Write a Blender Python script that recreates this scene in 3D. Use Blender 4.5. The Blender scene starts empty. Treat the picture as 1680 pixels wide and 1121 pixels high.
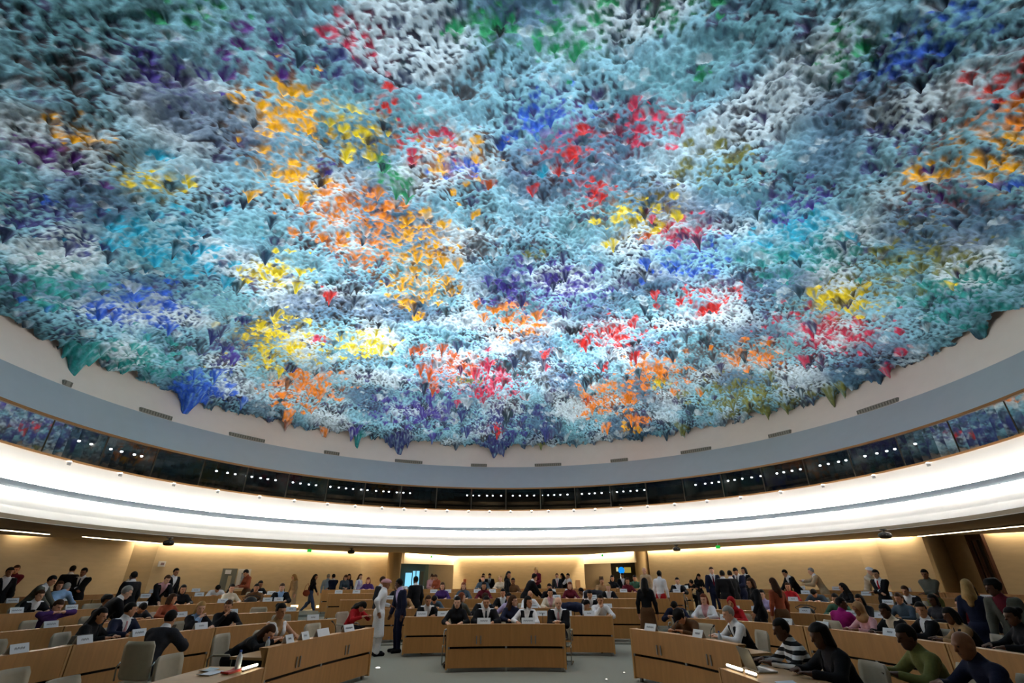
SPOT_W, COVE_E, WASH_W, ROOM_W = 850.0, 120.0, 22.0, 420.0
import bpy, math, random
import numpy as np
from mathutils import Matrix, Vector

random.seed(7)
RNG = np.random.default_rng(11)
SC = bpy.context.scene
COL = SC.collection
PI = math.pi

# ------------------------------------------------------------------ camera model
PITCH, ROLL, YAW, FPX, EYE = 26.3, -0.17, 0.71, 770.0, 1.85


def ray(px, py):
    X = (px - 840) / FPX
    Y = -(py - 560.5) / FPX
    r = math.radians(ROLL)
    X, Y = X * math.cos(r) - Y * math.sin(r), X * math.sin(r) + Y * math.cos(r)
    p = math.radians(PITCH)
    d = (X, math.cos(p) - Y * math.sin(p), math.sin(p) + Y * math.cos(p))
    y = math.radians(YAW)
    return np.array([d[0] * math.cos(y) + d[1] * math.sin(y), -d[0] * math.sin(y) + d[1] * math.cos(y), d[2]])


def at_z(px, py, z):
    d = ray(px, py)
    t = (z - EYE) / d[2]
    return np.array([d[0] * t, d[1] * t, z])


def at_dist(px, py, dist):
    d = ray(px, py)
    t = dist / math.hypot(d[0], d[1])
    return np.array([d[0] * t, d[1] * t, EYE + d[2] * t])


FWD = ray(840, 560.5)
FWD = FWD / np.linalg.norm(FWD)
RGT = ray(841, 560.5) - ray(840, 560.5)
RGT = RGT / np.linalg.norm(RGT)
UPV = np.cross(RGT, FWD)


def project(p):
    d = np.array([p[0], p[1], p[2] - EYE])
    w = d @ FWD
    return 840 + FPX * (d @ RGT) / w, 560.5 - FPX * (d @ UPV) / w


cam_data = bpy.data.cameras.new('camera')
cam = bpy.data.objects.new('camera', cam_data)
COL.objects.link(cam)
cam_data.sensor_width = 36.0
cam_data.lens = FPX / 1680 * 36.0
cam_data.clip_start = 0.05
cam_data.clip_end = 200
cam.matrix_world = Matrix(((RGT[0], UPV[0], -FWD[0], 0), (RGT[1], UPV[1], -FWD[1], 0), (RGT[2], UPV[2], -FWD[2], EYE), (0, 0, 0, 1)))
SC.camera = cam
SC.view_settings.view_transform = 'Standard'
SC.view_settings.look = 'None'
SC.view_settings.gamma = 1.0
SC.view_settings.use_curve_mapping = False
SC.view_settings.exposure = 0.0
SC.cycles.use_denoising = True
SC.cycles.max_bounces = 7
SC.cycles.diffuse_bounces = 4
SC.cycles.glossy_bounces = 3
SC.cycles.transparent_max_bounces = 8
SC.cycles.sample_clamp_indirect = 6.0

world = bpy.data.worlds.new('world')
SC.world = world
world.use_nodes = True
world.node_tree.nodes['Background'].inputs[0].default_value = (0.75, 0.72, 0.68, 1)
world.node_tree.nodes['Background'].inputs[1].default_value = 0.03


# ------------------------------------------------------------------ materials
def lin(c):
    return tuple(((v / 255) / 12.92 if v / 255 <= 0.04045 else ((v / 255 + 0.055) / 1.055) ** 2.4) for v in c)


MATS = {}


def mat(name, rgb, rough=0.6, metal=0.0, noise=0.0, scale=20.0, stretch=(1, 1, 1), bump=0.0, emit=0.0, spec=0.4, coat=0.0):
    """principled material with an optional noise variation of its colour and a bump"""
    if name in MATS:
        return MATS[name]
    m = bpy.data.materials.new(name)
    m.use_nodes = True
    nt = m.node_tree
    b = nt.nodes['Principled BSDF']
    c = lin(rgb)
    b.inputs['Base Color'].default_value = (*c, 1)
    b.inputs['Roughness'].default_value = rough
    b.inputs['Metallic'].default_value = metal
    b.inputs['Specular IOR Level'].default_value = spec
    b.inputs['Coat Weight'].default_value = coat
    if emit:
        b.inputs['Emission Color'].default_value = (*c, 1)
        b.inputs['Emission Strength'].default_value = emit
    if noise or bump:
        tc = nt.nodes.new('ShaderNodeTexCoord')
        mp = nt.nodes.new('ShaderNodeMapping')
        mp.inputs['Scale'].default_value = stretch
        n = nt.nodes.new('ShaderNodeTexNoise')
        n.inputs['Scale'].default_value = scale
        n.inputs['Detail'].default_value = 5
        nt.links.new(tc.outputs['Object'], mp.inputs['Vector'])
        nt.links.new(mp.outputs['Vector'], n.inputs['Vector'])
        if noise:
            rp = nt.nodes.new('ShaderNodeValToRGB')
            rp.color_ramp.elements[0].position = 0.3
            rp.color_ramp.elements[1].position = 0.7
            rp.color_ramp.elements[0].color = (*[v * (1 - noise) for v in c], 1)
            rp.color_ramp.elements[1].color = (*[min(1, v * (1 + noise)) for v in c], 1)
            nt.links.new(n.outputs['Fac'], rp.inputs['Fac'])
            nt.links.new(rp.outputs['Color'], b.inputs['Base Color'])
        if bump:
            bp = nt.nodes.new('ShaderNodeBump')
            bp.inputs['Strength'].default_value = bump
            bp.inputs['Distance'].default_value = 0.02
            nt.links.new(n.outputs['Fac'], bp.inputs['Height'])
            nt.links.new(bp.outputs['Normal'], b.inputs['Normal'])
    MATS[name] = m
    return m


def glow(name, rgb, strength):
    if name in MATS:
        return MATS[name]
    m = bpy.data.materials.new(name)
    m.use_nodes = True
    nt = m.node_tree
    nt.nodes.remove(nt.nodes['Principled BSDF'])
    e = nt.nodes.new('ShaderNodeEmission')
    e.inputs[0].default_value = (*lin(rgb), 1)
    e.inputs[1].default_value = strength
    nt.links.new(e.outputs[0], nt.nodes['Material Output'].inputs['Surface'])
    MATS[name] = m
    return m


WOOD = mat('oak veneer', (186, 132, 76), 0.45, noise=0.10, scale=3.0, stretch=(6, 6, 0.6), bump=0.05)
WOOD_DARK = mat('oak worktop', (180, 138, 90), 0.5, noise=0.10, scale=3.0, stretch=(1, 8, 4))
WOOD_END = mat('oak edge', (194, 144, 86), 0.45, noise=0.08, scale=4.0, stretch=(4, 4, 0.5))
STEEL = mat('brushed steel', (150, 150, 150), 0.35, metal=0.8)
DARKSLOT = mat('slot shade black', (22, 18, 15), 0.7)
WALLM = mat('warm stone plaster', (204, 184, 150), 0.75, noise=0.05, scale=2.2, stretch=(1, 1, 4), bump=0.15)
WALLP = mat('pale lintel plaster', (226, 214, 192), 0.7, noise=0.02, scale=3)
WHITEP = mat('white cove plaster', (232, 228, 222), 0.7, noise=0.015, scale=3)
GREYF = mat('blue grey fascia', (168, 176, 182), 0.7, noise=0.02, scale=2)
CREAM = mat('cream cove', (228, 216, 206), 0.8, noise=0.02, scale=2)
SOFF = mat('beige soffit', (176, 160, 136), 0.85, noise=0.03, scale=3)
CARPET = mat('grey green carpet', (150, 148, 136), 0.95, noise=0.10, scale=60, bump=0.3, spec=0.1)
BRONZE = mat('bronze rim', (140, 104, 66), 0.35, metal=0.7)
CHAIRF = mat('beige chair leather', (176, 164, 142), 0.55, noise=0.05, scale=12, bump=0.1)
CHROME = mat('chair chrome', (170, 168, 160), 0.25, metal=0.9)
BLACKP = mat('black plastic', (24, 24, 26), 0.5)
CARD = mat('white card', (226, 228, 232), 0.7, noise=0.02, scale=30)
INK = mat('printed ink', (52, 52, 62), 0.8)
BOOTH = mat('booth dark interior', (46, 44, 40), 0.8, noise=0.15, scale=2)
BOOTHP = mat('booth partition', (92, 84, 70), 0.6, noise=0.1, scale=2)


# ------------------------------------------------------------------ mesh helpers
class MB:
    def __init__(self):
        self.v, self.f = [], []

    def add(self, vs, fs):
        b = len(self.v)
        self.v += [tuple(map(float, p)) for p in vs]
        self.f += [tuple(b + i for i in f) for f in fs]
        return self

    def box(self, c, s, rz=0.0, M=None):
        pts = []
        for dz in (-1, 1):
            for dx, dy in ((-1, -1), (1, -1), (1, 1), (-1, 1)):
                x, y, z = dx * s[0] / 2, dy * s[1] / 2, dz * s[2] / 2
                x, y = x * math.cos(rz) - y * math.sin(rz), x * math.sin(rz) + y * math.cos(rz)
                p = (c[0] + x, c[1] + y, c[2] + z)
                pts.append(M @ Vector(p) if M else p)
        return self.add(pts, [(0, 3, 2, 1), (4, 5, 6, 7), (0, 1, 5, 4), (1, 2, 6, 5), (2, 3, 7, 6), (3, 0, 4, 7)])

    def bbox(self, c, s, bev, rz=0.0):
        """box with chamfered vertical corners and top/bottom edges"""
        hx, hy, hz = s[0] / 2, s[1] / 2, s[2] / 2
        rings = []
        for z, k in ((-hz, bev), (-hz + bev, 0), (hz - bev, 0), (hz, bev)):
            r = []
            for dx, dy, first in ((1, -1, 0), (1, 1, 1), (-1, 1, 0), (-1, -1, 1)):
                a = (dx * (hx - bev), dy * (hy - k)) if not first else (dx * (hx - k), dy * (hy - bev))
                b = (dx * (hx - k), dy * (hy - bev)) if not first else (dx * (hx - bev), dy * (hy - k))
                r += [a, b]
            rings.append([(c[0] + x * math.cos(rz) - y * math.sin(rz), c[1] + x * math.sin(rz) + y * math.cos(rz), c[2] + z) for x, y in r])
        vs = [p for r in rings for p in r]
        fs = [tuple(range(7, -1, -1)), tuple(range(24, 32))]
        for k in range(3):
            for i in range(8):
                j = (i + 1) % 8
                fs.append((k * 8 + i, k * 8 + j, k * 8 + 8 + j, k * 8 + 8 + i))
        return self.add(vs, fs)

    def tube(self, pts, r, n=8, cap=True):
        pts = [np.array(p, float) for p in pts]
        rr = r if isinstance(r, (list, tuple)) else [r] * len(pts)
        vs, fs = [], []
        up = None
        for i, p in enumerate(pts):
            a = pts[max(0, i - 1)]
            b = pts[min(len(pts) - 1, i + 1)]
            t = (b - a) / max(1e-9, np.linalg.norm(b - a))
            if up is None:
                up = np.array([0, 0, 1.0]) if abs(t[2]) < 0.9 else np.array([1.0, 0, 0])
            u = np.cross(t, up)
            u /= max(1e-9, np.linalg.norm(u))
            w = np.cross(u, t)
            up = w
            for k in range(n):
                a_ = 2 * PI * k / n
                vs.append(p + rr[i] * (math.cos(a_) * u + math.sin(a_) * w))
        for i in range(len(pts) - 1):
            for k in range(n):
                j = (k + 1) % n
                fs.append((i * n + k, i * n + j, (i + 1) * n + j, (i + 1) * n + k))
        if cap:
            fs.append(tuple(range(n - 1, -1, -1)))
            fs.append(tuple((len(pts) - 1) * n + k for k in range(n)))
        return self.add(vs, fs)

    def lathe(self, prof, c=(0, 0, 0), n=16):
        vs, fs = [], []
        for r, z in prof:
            for k in range(n):
                a = 2 * PI * k / n
                vs.append((c[0] + r * math.cos(a), c[1] + r * math.sin(a), c[2] + z))
        for i in range(len(prof) - 1):
            for k in range(n):
                j = (k + 1) % n
                fs.append((i * n + k, i * n + j, (i + 1) * n + j, (i + 1) * n + k))
        fs.append(tuple(range(n - 1, -1, -1)))
        fs.append(tuple((len(prof) - 1) * n + k for k in range(n)))
        return self.add(vs, fs)

    def sweep(self, line, norms, sec, z0=0.0, cap=True):
        """closed section (offset, height) swept along a plan polyline whose outward normals are given"""
        n = len(sec)
        vs, fs = [], []
        for (x, y), (nx, ny) in zip(line, norms):
            for o, z in sec:
                vs.append((x + nx * o, y + ny * o, z0 + z))
        for i in range(len(line) - 1):
            for k in range(n):
                j = (k + 1) % n
                fs.append((i * n + k, (i + 1) * n + k, (i + 1) * n + j, i * n + j))
        if cap:
            fs.append(tuple(range(n)))
            fs.append(tuple((len(line) - 1) * n + k for k in range(n - 1, -1, -1)))
        return self.add(vs, fs)

    def build(self, name, material, parent=None, smooth=False, loc=None):
        me = bpy.data.meshes.new(name)
        me.from_pydata(self.v, [], self.f)
        me.materials.append(material)
        if smooth:
            me.polygons.foreach_set('use_smooth', [True] * len(me.polygons))
        me.update()
        return link(name, me, parent, loc)


def link(name, data, parent=None, loc=None):
    o = bpy.data.objects.new(name, data)
    COL.objects.link(o)
    if parent is not None:
        o.parent = parent
    if loc is not None:
        o.location = loc
    return o


def tag(o, label=None, cat=None, group=None, kind=None):
    for k, v in (('label', label), ('category', cat), ('group', group), ('kind', kind)):
        if v:
            o[k] = v
    return o


def thing(name, label, cat, loc=(0, 0, 0), rz=0.0, group=None):
    o = link(name, None, None, loc)
    o.rotation_euler = (0, 0, rz)
    return tag(o, label, cat, group)


def structure(name, mb, material, parent=None, smooth=False, label=None):
    o = mb.build(name, material, parent, smooth)
    if parent is None:
        o['kind'] = 'structure'
        if label:
            o['label'] = label
    return o


def copy_tree(o, parent=None):
    c = o.copy()
    COL.objects.link(c)
    if parent is not None:
        c.parent = parent
    for ch in o.children:
        copy_tree(ch, c)
    return c


# ------------------------------------------------------------------ seating plan
CY = 5.0
SA = [0, 3.2, 6.9, 9.6, 11.9, 14.1, 15.9, 17.6, 21.0]
SB = [0, 6.7, 9.0, 11.4, 13.5, 15.6, 17.6, 19.8, 24.0]
TIER = {1: 0.0, 2: 0.0, 3: 0.04, 4: 0.20, 5: 0.32, 6: 0.40}
EXPN = 3.0


def ab(s):
    i = min(max(int(s), 0), 7)
    t = s - i
    return SA[i] + (SA[i + 1] - SA[i]) * t, SB[i] + (SB[i + 1] - SB[i]) * t


def ring_pt(s, th):
    """point of ring s at bearing th (radians from +y, positive to the photo's right)"""
    a, b = ab(s)
    sx, sy = math.sin(th), math.cos(th)
    r = ((abs(sx) / a) ** EXPN + (abs(sy) / b) ** EXPN) ** (-1 / EXPN)
    return np.array([r * sx, CY + r * sy])


def ring_nrm(s, th):
    d = ring_pt(s, th + 1e-3) - ring_pt(s, th - 1e-3)
    d /= np.linalg.norm(d)
    n = np.array([-d[1], d[0]])
    p = ring_pt(s, th) - np.array([0, CY])
    return n if n @ p > 0 else -n


def ring_of(x, y):
    lo, hi = 0.05, 8.0
    for _ in range(40):
        m = (lo + hi) / 2
        a, b = ab(m)
        if (abs(x) / a) ** EXPN + (abs(y - CY) / b) ** EXPN > 1:
            lo = m
        else:
            hi = m
    return lo


STEP = 0.10


def floor_z(x, y):
    s = ring_of(x, y)
    th = math.degrees(math.atan2(x, y - CY))
    if s >= 7.0:
        return 0.12 if abs(th) < 31 else 0.46
    k = int(s + STEP)
    return TIER.get(max(1, min(6, k)), 0.0)


def ring_at_px(s, px, off=0.0):
    """bearing at which ring s (moved out by off) is seen at picture column px"""
    best = None
    for i in range(-1300, 1301):
        th = i / 1000
        p = ring_pt(s, th) + ring_nrm(s, th) * off
        if p[1] < 1.0:
            continue
        q = project((p[0], p[1], 1.1))[0]
        if best is None or abs(q - px) < best[0]:
            best = (abs(q - px), th)
    return best[1]
# ------------------------------------------------------------------ floor and terraces
RC = np.array([0.0, 15.0])          # centre of the round ceiling
fl = MB()
fl.add([(-30, -9, 0), (30, -9, 0), (30, 52, 0), (-30, 52, 0), (-30, -9, -0.2), (30, -9, -0.2), (30, 52, -0.2), (-30, 52, -0.2)],
       [(0, 1, 2, 3), (7, 6, 5, 4), (0, 4, 5, 1), (1, 5, 6, 2), (2, 6, 7, 3), (3, 7, 4, 0)])
structure('floor', fl, CARPET)


def annulus(s0, s1, h, d0, d1, n=72):
    m = MB()
    th = [math.radians(d0 + (d1 - d0) * i / n) for i in range(n + 1)]
    vs = []
    for t in th:
        p, q = ring_pt(s0, t), ring_pt(s1, t)
        vs += [(p[0], p[1], 0.0), (p[0], p[1], h), (q[0], q[1], h), (q[0], q[1], 0.0)]
    fs = []
    for i in range(n):
        a = i * 4
        for k in range(4):
            l = (k + 1) % 4
            fs.append((a + k, a + l, a + 4 + l, a + 4 + k))
    fs += [(0, 3, 2, 1), (n * 4, n * 4 + 1, n * 4 + 2, n * 4 + 3)]
    return m.add(vs, fs)


for k in (3, 4, 5, 6):
    structure('floor_terrace', annulus(k - STEP, (k + 1 - STEP) if k < 6 else 7.0, TIER[k], -112, 112), CARPET)
structure('floor_terrace', annulus(7.0, 11.0, 0.12, -31, 31), CARPET)
structure('floor_terrace', annulus(7.0, 8.0, 0.46, -112, -31), CARPET)
structure('floor_terrace', annulus(7.0, 8.0, 0.46, 31, 112), CARPET)

# ------------------------------------------------------------------ outer walls (plan points found on the soffit line)
ZW = 3.05


def wp(px, py, z=ZW):
    p = at_z(px, py, z)
    return (p[0], p[1])


WL0 = (-19.5, 9.0)
WL1 = wp(12, 878.5)
WL2 = wp(222, 890.5)                     # inner corner of the niche
WL3 = wp(262, 891)                       # near edge of the return wall
WL4 = wp(597, 907)                       # end of the long left wall
WC1, WC2 = wp(745, 913), wp(957, 911)    # centre wall
WR1 = wp(1062, 905)
WR2 = wp(1405, 886)
WR3 = wp(1436, 884)
WR4 = wp(1500, 881)
WR5 = (WR4[0] + 2.6, WR4[1] + 2.0)
WR6 = wp(1612, 877)
WR7 = (22.5, 10.0)


def wall(name, a, b, z0=0.0, z1=3.4, t=0.22, m=WALLM, side=1):
    """wall slab with its inner face on a-b, body on the outer side"""
    a, b = np.array(a), np.array(b)
    d = (b - a) / np.linalg.norm(b - a)
    n = np.array([-d[1], d[0]]) * side
    mid = (a + b) / 2
    if n @ (mid - np.array([0, 8.0])) < 0:
        n = -n
    q = [a, b, b + n * t, a + n * t]
    vs = [(p[0], p[1], z0) for p in q] + [(p[0], p[1], z1) for p in q]
    mb = MB().add(vs, [(3, 2, 1, 0), (4, 5, 6, 7), (0, 1, 5, 4), (1, 2, 6, 5), (2, 3, 7, 6), (3, 0, 4, 7)])
    return structure(name, mb, m)


wall('wall_left', WL0, WL1)
wall('wall_left_niche', WL1, WL2)
wall('wall_left_return', WL2, WL3)
wall('wall_left_main', WL3, WL4)
wall('wall_back', WC1, WC2)
wall('wall_right_main', WR1, WR2)
wall('wall_right_pilaster', WR2, WR3)
wall('wall_right_panel', WR3, WR4)
wall('wall_right_return', WR4, WR5)
DR = (np.array(WR5) * 0.32 + np.array(WR6) * 0.68)
wall('wall_right_recess', WR5, tuple(DR))
wall('wall_right_far', WR6, WR7)
# room corner pieces by the two openings in the back wall
P_L, P_R = wp(650, 907.5), wp(1049, 906)
wall('wall_left_end', WL4, wp(641, 908.2))
for nm, p in (('pillar_left', P_L), ('pillar_right', P_R)):
    mb = MB().lathe([(0.43, 0), (0.43, 3.4)], (p[0] + (0.0), p[1] - 0.25, 0), 32)
    o = structure(nm, mb, mat('pillar plaster', (176, 152, 114), 0.7, noise=0.03, scale=3), smooth=False)


# lintels over the openings and the foyer behind them
def opening(px0, px1, side):
    a = np.array(wp(px0, 908 if side < 0 else 905.5))
    b = np.array(WC1 if side < 0 else WC2)
    n = 'left' if side < 0 else 'right'
    wall('wall_lintel_' + n, a, b, 2.44, 3.4, 0.25, WALLP)
    return a, b


LA, LB = opening(664, 745, -1)
RA, RB = opening(1040, 957, 1)
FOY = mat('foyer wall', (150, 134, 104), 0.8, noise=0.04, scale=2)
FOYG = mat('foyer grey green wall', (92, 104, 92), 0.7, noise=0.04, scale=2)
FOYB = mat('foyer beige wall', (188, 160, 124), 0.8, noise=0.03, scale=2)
# left foyer: dark opening, blue-lit glass door, grey post, beige wall
fc = MB()
for a, b in ((LA, LB), (RA, RB)):
    sx = 1 if a[0] > 0 else -1
    q = [tuple(a), tuple(b), (b[0] + sx * 0.0, b[1] + 6.0), (a[0] + sx * 2.5, b[1] + 6.0)]
    fc.add([(p[0], p[1] + 0.26, 2.56) for p in q] + [(p[0], p[1] + 0.26, 2.66) for p in q], [(0, 1, 2, 3), (7, 6, 5, 4), (0, 4, 5, 1), (1, 5, 6, 2), (2, 6, 7, 3), (3, 7, 4, 0)])
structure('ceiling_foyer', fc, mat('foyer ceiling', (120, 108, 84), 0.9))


def foyer_panel(px0, px1, d0, d1, z0, z1, m, name, t=0.15):
    a, b = at_dist(px0, 940, d0), at_dist(px1, 940, d1)
    return wall(name, (a[0], a[1]), (b[0], b[1]), z0, z1, t, m)


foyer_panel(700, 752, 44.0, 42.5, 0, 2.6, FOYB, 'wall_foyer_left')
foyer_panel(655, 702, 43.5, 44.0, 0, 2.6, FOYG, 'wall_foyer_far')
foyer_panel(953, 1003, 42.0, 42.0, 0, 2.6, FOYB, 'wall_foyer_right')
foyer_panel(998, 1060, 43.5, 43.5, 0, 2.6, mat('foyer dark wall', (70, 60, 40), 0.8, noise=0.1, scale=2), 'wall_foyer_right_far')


def put_pane(name, px0, px1, py0, py1, dist, m, thick=0.04, kind=None, label=None, cat=None):
    """an upright panel of real size standing at a distance, squared to the camera's bearing"""
    a, b = at_dist(px0, (py0 + py1) / 2, dist), at_dist(px1, (py0 + py1) / 2, dist)
    c = at_dist((px0 + px1) / 2, py0, dist)
    e = at_dist((px0 + px1) / 2, py1, dist)
    w = math.hypot(b[0] - a[0], b[1] - a[1])
    rz = math.atan2(b[1] - a[1], b[0] - a[0])
    mb = MB().box(((a[0] + b[0]) / 2, (a[1] + b[1]) / 2, (c[2] + e[2]) / 2), (w, thick, c[2] - e[2]), rz)
    return mb.build(name, m)


DAY = glow('daylight behind foyer glass', (120, 190, 225), 1.5)
for i, (x0, x1, y0, y1) in enumerate(((664.5, 675, 940, 963), (676.5, 681, 937, 963), (682.5, 687.5, 937, 963))):
    o = put_pane('window_%d' % (i + 1), x0, x1, y0, y1, 43.0, DAY)
    o['kind'] = 'structure'
o = put_pane('door_1', 689, 694, 938, 972, 43.0, mat('grey door post', (150, 148, 132), 0.6))
o['kind'] = 'structure'
o = put_pane('trim_1', 696.5, 702, 926, 972, 42.4, mat('green grey post', (70, 84, 74), 0.6))
o['kind'] = 'structure'
SIGN = glow('blue lit sign', (20, 140, 235), 1.1)
sg = thing('hanging_sign', 'blue round lit sign hanging in the right-hand foyer doorway', 'sign', (0, 0, 0))
a = at_dist(1019.5, 936, 41.5)
rs = 0.24
disc = MB().lathe([(rs, -0.03), (rs, 0.03)], (0, 0, 0), 28)
M = Matrix.Translation(Vector(a)) @ Matrix.Rotation(PI / 2, 4, 'X')
disc.v = [tuple(M @ Vector(v)) for v in disc.v]
disc.build('sign_face', SIGN, sg)
MB().box((a[0] - 0.02, a[1], a[2] - 0.42), (0.2, 0.05, 0.34)).build('sign_stem', glow('white lit stem', (245, 245, 225), 1.0), sg)
put = put_pane('wall_light', 1024, 1035, 931, 940, 42.5, glow('yellow lit panel', (205, 180, 90), 0.55))
tag(put, 'yellow backlit panel on the foyer wall right of the blue sign', 'panel')
put = put_pane('wall_light', 1011, 1014, 931, 938, 42.0, glow('cream lit stripe', (240, 230, 170), 0.8))
tag(put, 'short cream lit stripe left of the blue round sign', 'panel')
pf = thing('picture_frame', 'small dark framed picture on the beige wall of the right doorway', 'picture')
fr = put_pane('frame', 983, 990, 946, 956, 41.6, mat('dark frame wood', (62, 46, 30), 0.5), 0.05)
fr.parent = pf
fr = put_pane('print', 984.6, 988.4, 948.3, 953.8, 41.55, mat('picture print', (196, 178, 140), 0.7, noise=0.3, scale=6), 0.04)
fr.parent = pf
# dark glazed door frame in the right recess
drf = MB()
a, b = tuple(DR), WR6
a, b = np.array(a), np.array(b)
d = (b - a) / np.linalg.norm(b - a)
rz = math.atan2(d[1], d[0])
L = np.linalg.norm(b - a)
for t, w in ((0.06, 0.12), (L * 0.42, 0.10), (L - 0.06, 0.14)):
    p = a + d * t
    drf.box((p[0], p[1], 1.75), (w, 0.16, 2.66), rz)
p = (a + b) / 2
drf.box((p[0], p[1], 3.0), (L, 0.16, 0.2), rz)
o = structure('door_2', drf, mat('dark red brown door frame', (70, 42, 30), 0.35, spec=0.6))
gl = MB().box((p[0] + 0.02, p[1] + 0.02, 1.66), (L - 0.3, 0.03, 2.5), rz)
structure('glass', gl, mat('dark door glass', (24, 22, 20), 0.08, spec=0.8), o)
bk = MB().box((p[0] + 0.5, p[1] + 1.0, 1.6), (L + 1.5, 0.1, 3.3), rz)
structure('wall_right_vestibule', bk, BOOTH)

# ------------------------------------------------------------------ soffit, hung between the fascia and the walls
POLY = [WL0, WL1, WL2, WL3, WL4, (LA[0], LA[1]), WC1, WC2, (RA[0], RA[1]), WR1, WR2, WR3, WR4, WR6, WR7]


def wall_hit(phi):
    """distance from the room centre to the outer walls at bearing phi"""
    d = np.array([math.sin(phi), math.cos(phi)])
    best = 99.0
    for p, q in zip(POLY[:-1], POLY[1:]):
        p, q = np.array(p) - RC, np.array(q) - RC
        A = np.array([[d[0], p[0] - q[0]], [d[1], p[1] - q[1]]])
        det = np.linalg.det(A)
        if abs(det) < 1e-9:
            continue
        t, u = np.linalg.solve(A, p)
        if t > 0 and -1e-6 <= u <= 1 + 1e-6:
            best = min(best, t)
    return best


PHI = math.radians(112)
NPH = 224
phis = [-PHI + 2 * PI * 0 + 2 * PHI * i / NPH for i in range(NPH + 1)]
R_F, Z_F = 12.54, 3.09
SLOT = 0.28
vs, fs = [], []
last = 20.0
for ph in phis:
    w = wall_hit(ph)
    if w > 60:
        w = last
    last = w
    s_, c_ = math.sin(ph), math.cos(ph)
    ro = w - SLOT
    for r, z in ((R_F + 0.02, Z_F), (R_F + 1.2, 3.06), (ro, ZW), (ro, ZW + 0.12), (R_F + 0.02, Z_F + 0.12)):
        vs.append((RC[0] + s_ * r, RC[1] + c_ * r, z))
n5 = 5
for i in range(NPH):
    for k in range(n5):
        l = (k + 1) % n5
        fs.append((i * n5 + k, i * n5 + l, (i + 1) * n5 + l, (i + 1) * n5 + k))
sof = structure('ceiling_soffit', MB().add(vs, fs), SOFF)
# lid over the light slot
lid = []
vs, fs = [], []
last = 20.0
for ph in phis:
    w = wall_hit(ph)
    if w > 60:
        w = last
    last = w
    for r in (w - 0.6, w + 0.35):
        vs.append((RC[0] + math.sin(ph) * r, RC[1] + math.cos(ph) * r, 3.42))
for i in range(NPH):
    fs.append((2 * i, 2 * i + 1, 2 * i + 3, 2 * i + 2))
structure('ceiling_slot', MB().add(vs, fs), WHITEP)


# ------------------------------------------------------------------ rings of the rotunda
def ring_sweep(sec, name, m, kind='structure', parent=None, phi=PHI, n=NPH, smooth=True):
    """closed section of (radius, height) turned about the room centre"""
    vs, fs = [], []
    k = len(sec)
    for i in range(n + 1):
        ph = -phi + 2 * phi * i / n
        for r, z in sec:
            vs.append((RC[0] + math.sin(ph) * r, RC[1] + math.cos(ph) * r, z))
    for i in range(n):
        for j in range(k):
            l = (j + 1) % k
            fs.append((i * k + j, i * k + l, (i + 1) * k + l, (i + 1) * k + j))
    o = MB().add(vs, fs).build(name, m, parent)
    if parent is None:
        o['kind'] = kind
    return o


Y = EYE
ring_sweep([(12.54, Y + 1.24), (13.05, Y + 1.62), (13.60, Y + 2.10), (14.0, Y + 2.10), (14.0, Y + 1.24)], 'trim_2', WHITEP)       # lower light cove
ring_sweep([(13.55, Y + 2.13), (13.72, Y + 2.36), (13.82, Y + 2.36), (13.82, Y + 2.13)], 'trim_3', GREYF)                          # lip between the coves
ring_sweep([(13.90, Y + 2.30), (14.02, Y + 2.75), (14.19, Y + 3.30), (14.6, Y + 3.30), (14.6, Y + 2.0), (13.90, Y + 2.0)], 'trim_4', WHITEP)  # upper light cove
ring_sweep([(14.15, Y + 3.30), (14.15, Y + 3.36), (14.30, Y + 3.36), (14.30, Y + 3.30)], 'trim_5', BRONZE)                          # bronze sill of the booths
ring_sweep([(15.14, Y + 4.68), (15.14, Y + 4.76), (15.30, Y + 4.76), (15.30, Y + 4.68)], 'trim_6', BRONZE)                          # bronze head of the booths
ring_sweep([(15.20, Y + 4.74), (16.44, Y + 6.28), (16.9, Y + 6.28), (16.9, Y + 4.74)], 'trim_7', GREYF)                             # grey fascia
ring_sweep([(16.44, Y + 6.28), (16.75, Y + 6.9), (17.35, Y + 8.2), (18.2, Y + 9.6), (18.6, Y + 9.6), (17.2, Y + 6.28)], 'trim_8', CREAM)  # cream cove under the ceiling
# booths behind the glass
ring_sweep([(14.3, Y + 3.28), (14.3, Y + 3.32), (17.4, Y + 3.32), (17.4, Y + 4.74), (15.3, Y + 4.74), (15.3, Y + 4.80), (17.6, Y + 4.80), (17.6, Y + 3.28)], 'wall_booths', BOOTH)
ring_sweep([(15.5, Y + 3.75), (15.5, Y + 3.80), (16.1, Y + 3.80), (16.1, Y + 3.75)], 'trim_9', mat('booth reflection band', (150, 132, 108), .5))  # pale counter ring added for the brownish reflecting band in the glass
ring_sweep([(16.9, Y + 3.33), (16.9, Y + 4.15), (17.1, Y + 4.15), (17.1, Y + 3.33)], 'trim_10', mat('booth brown reflection', (120, 100, 78), .6, noise=.2, scale=1.5))  # lighter brown band added at the rear for the glass's brownish reflection
GLASS = bpy.data.materials.new('tinted booth glass')
GLASS.use_nodes = True
nt = GLASS.node_tree
nt.nodes.remove(nt.nodes['Principled BSDF'])
mx = nt.nodes.new('ShaderNodeMixShader')
g = nt.nodes.new('ShaderNodeBsdfGlossy')
g.inputs['Roughness'].default_value = 0.03
g.inputs['Color'].default_value = (0.7, 0.7, 0.68, 1)
tr = nt.nodes.new('ShaderNodeBsdfTransparent')
tr.inputs[0].default_value = (0.42, 0.42, 0.40, 1)
fz = nt.nodes.new('ShaderNodeFresnel')
fz.inputs[0].default_value = 1.45
nt.links.new(fz.outputs[0], mx.inputs[0])
nt.links.new(tr.outputs[0], mx.inputs[1])
nt.links.new(g.outputs[0], mx.inputs[2])
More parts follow.
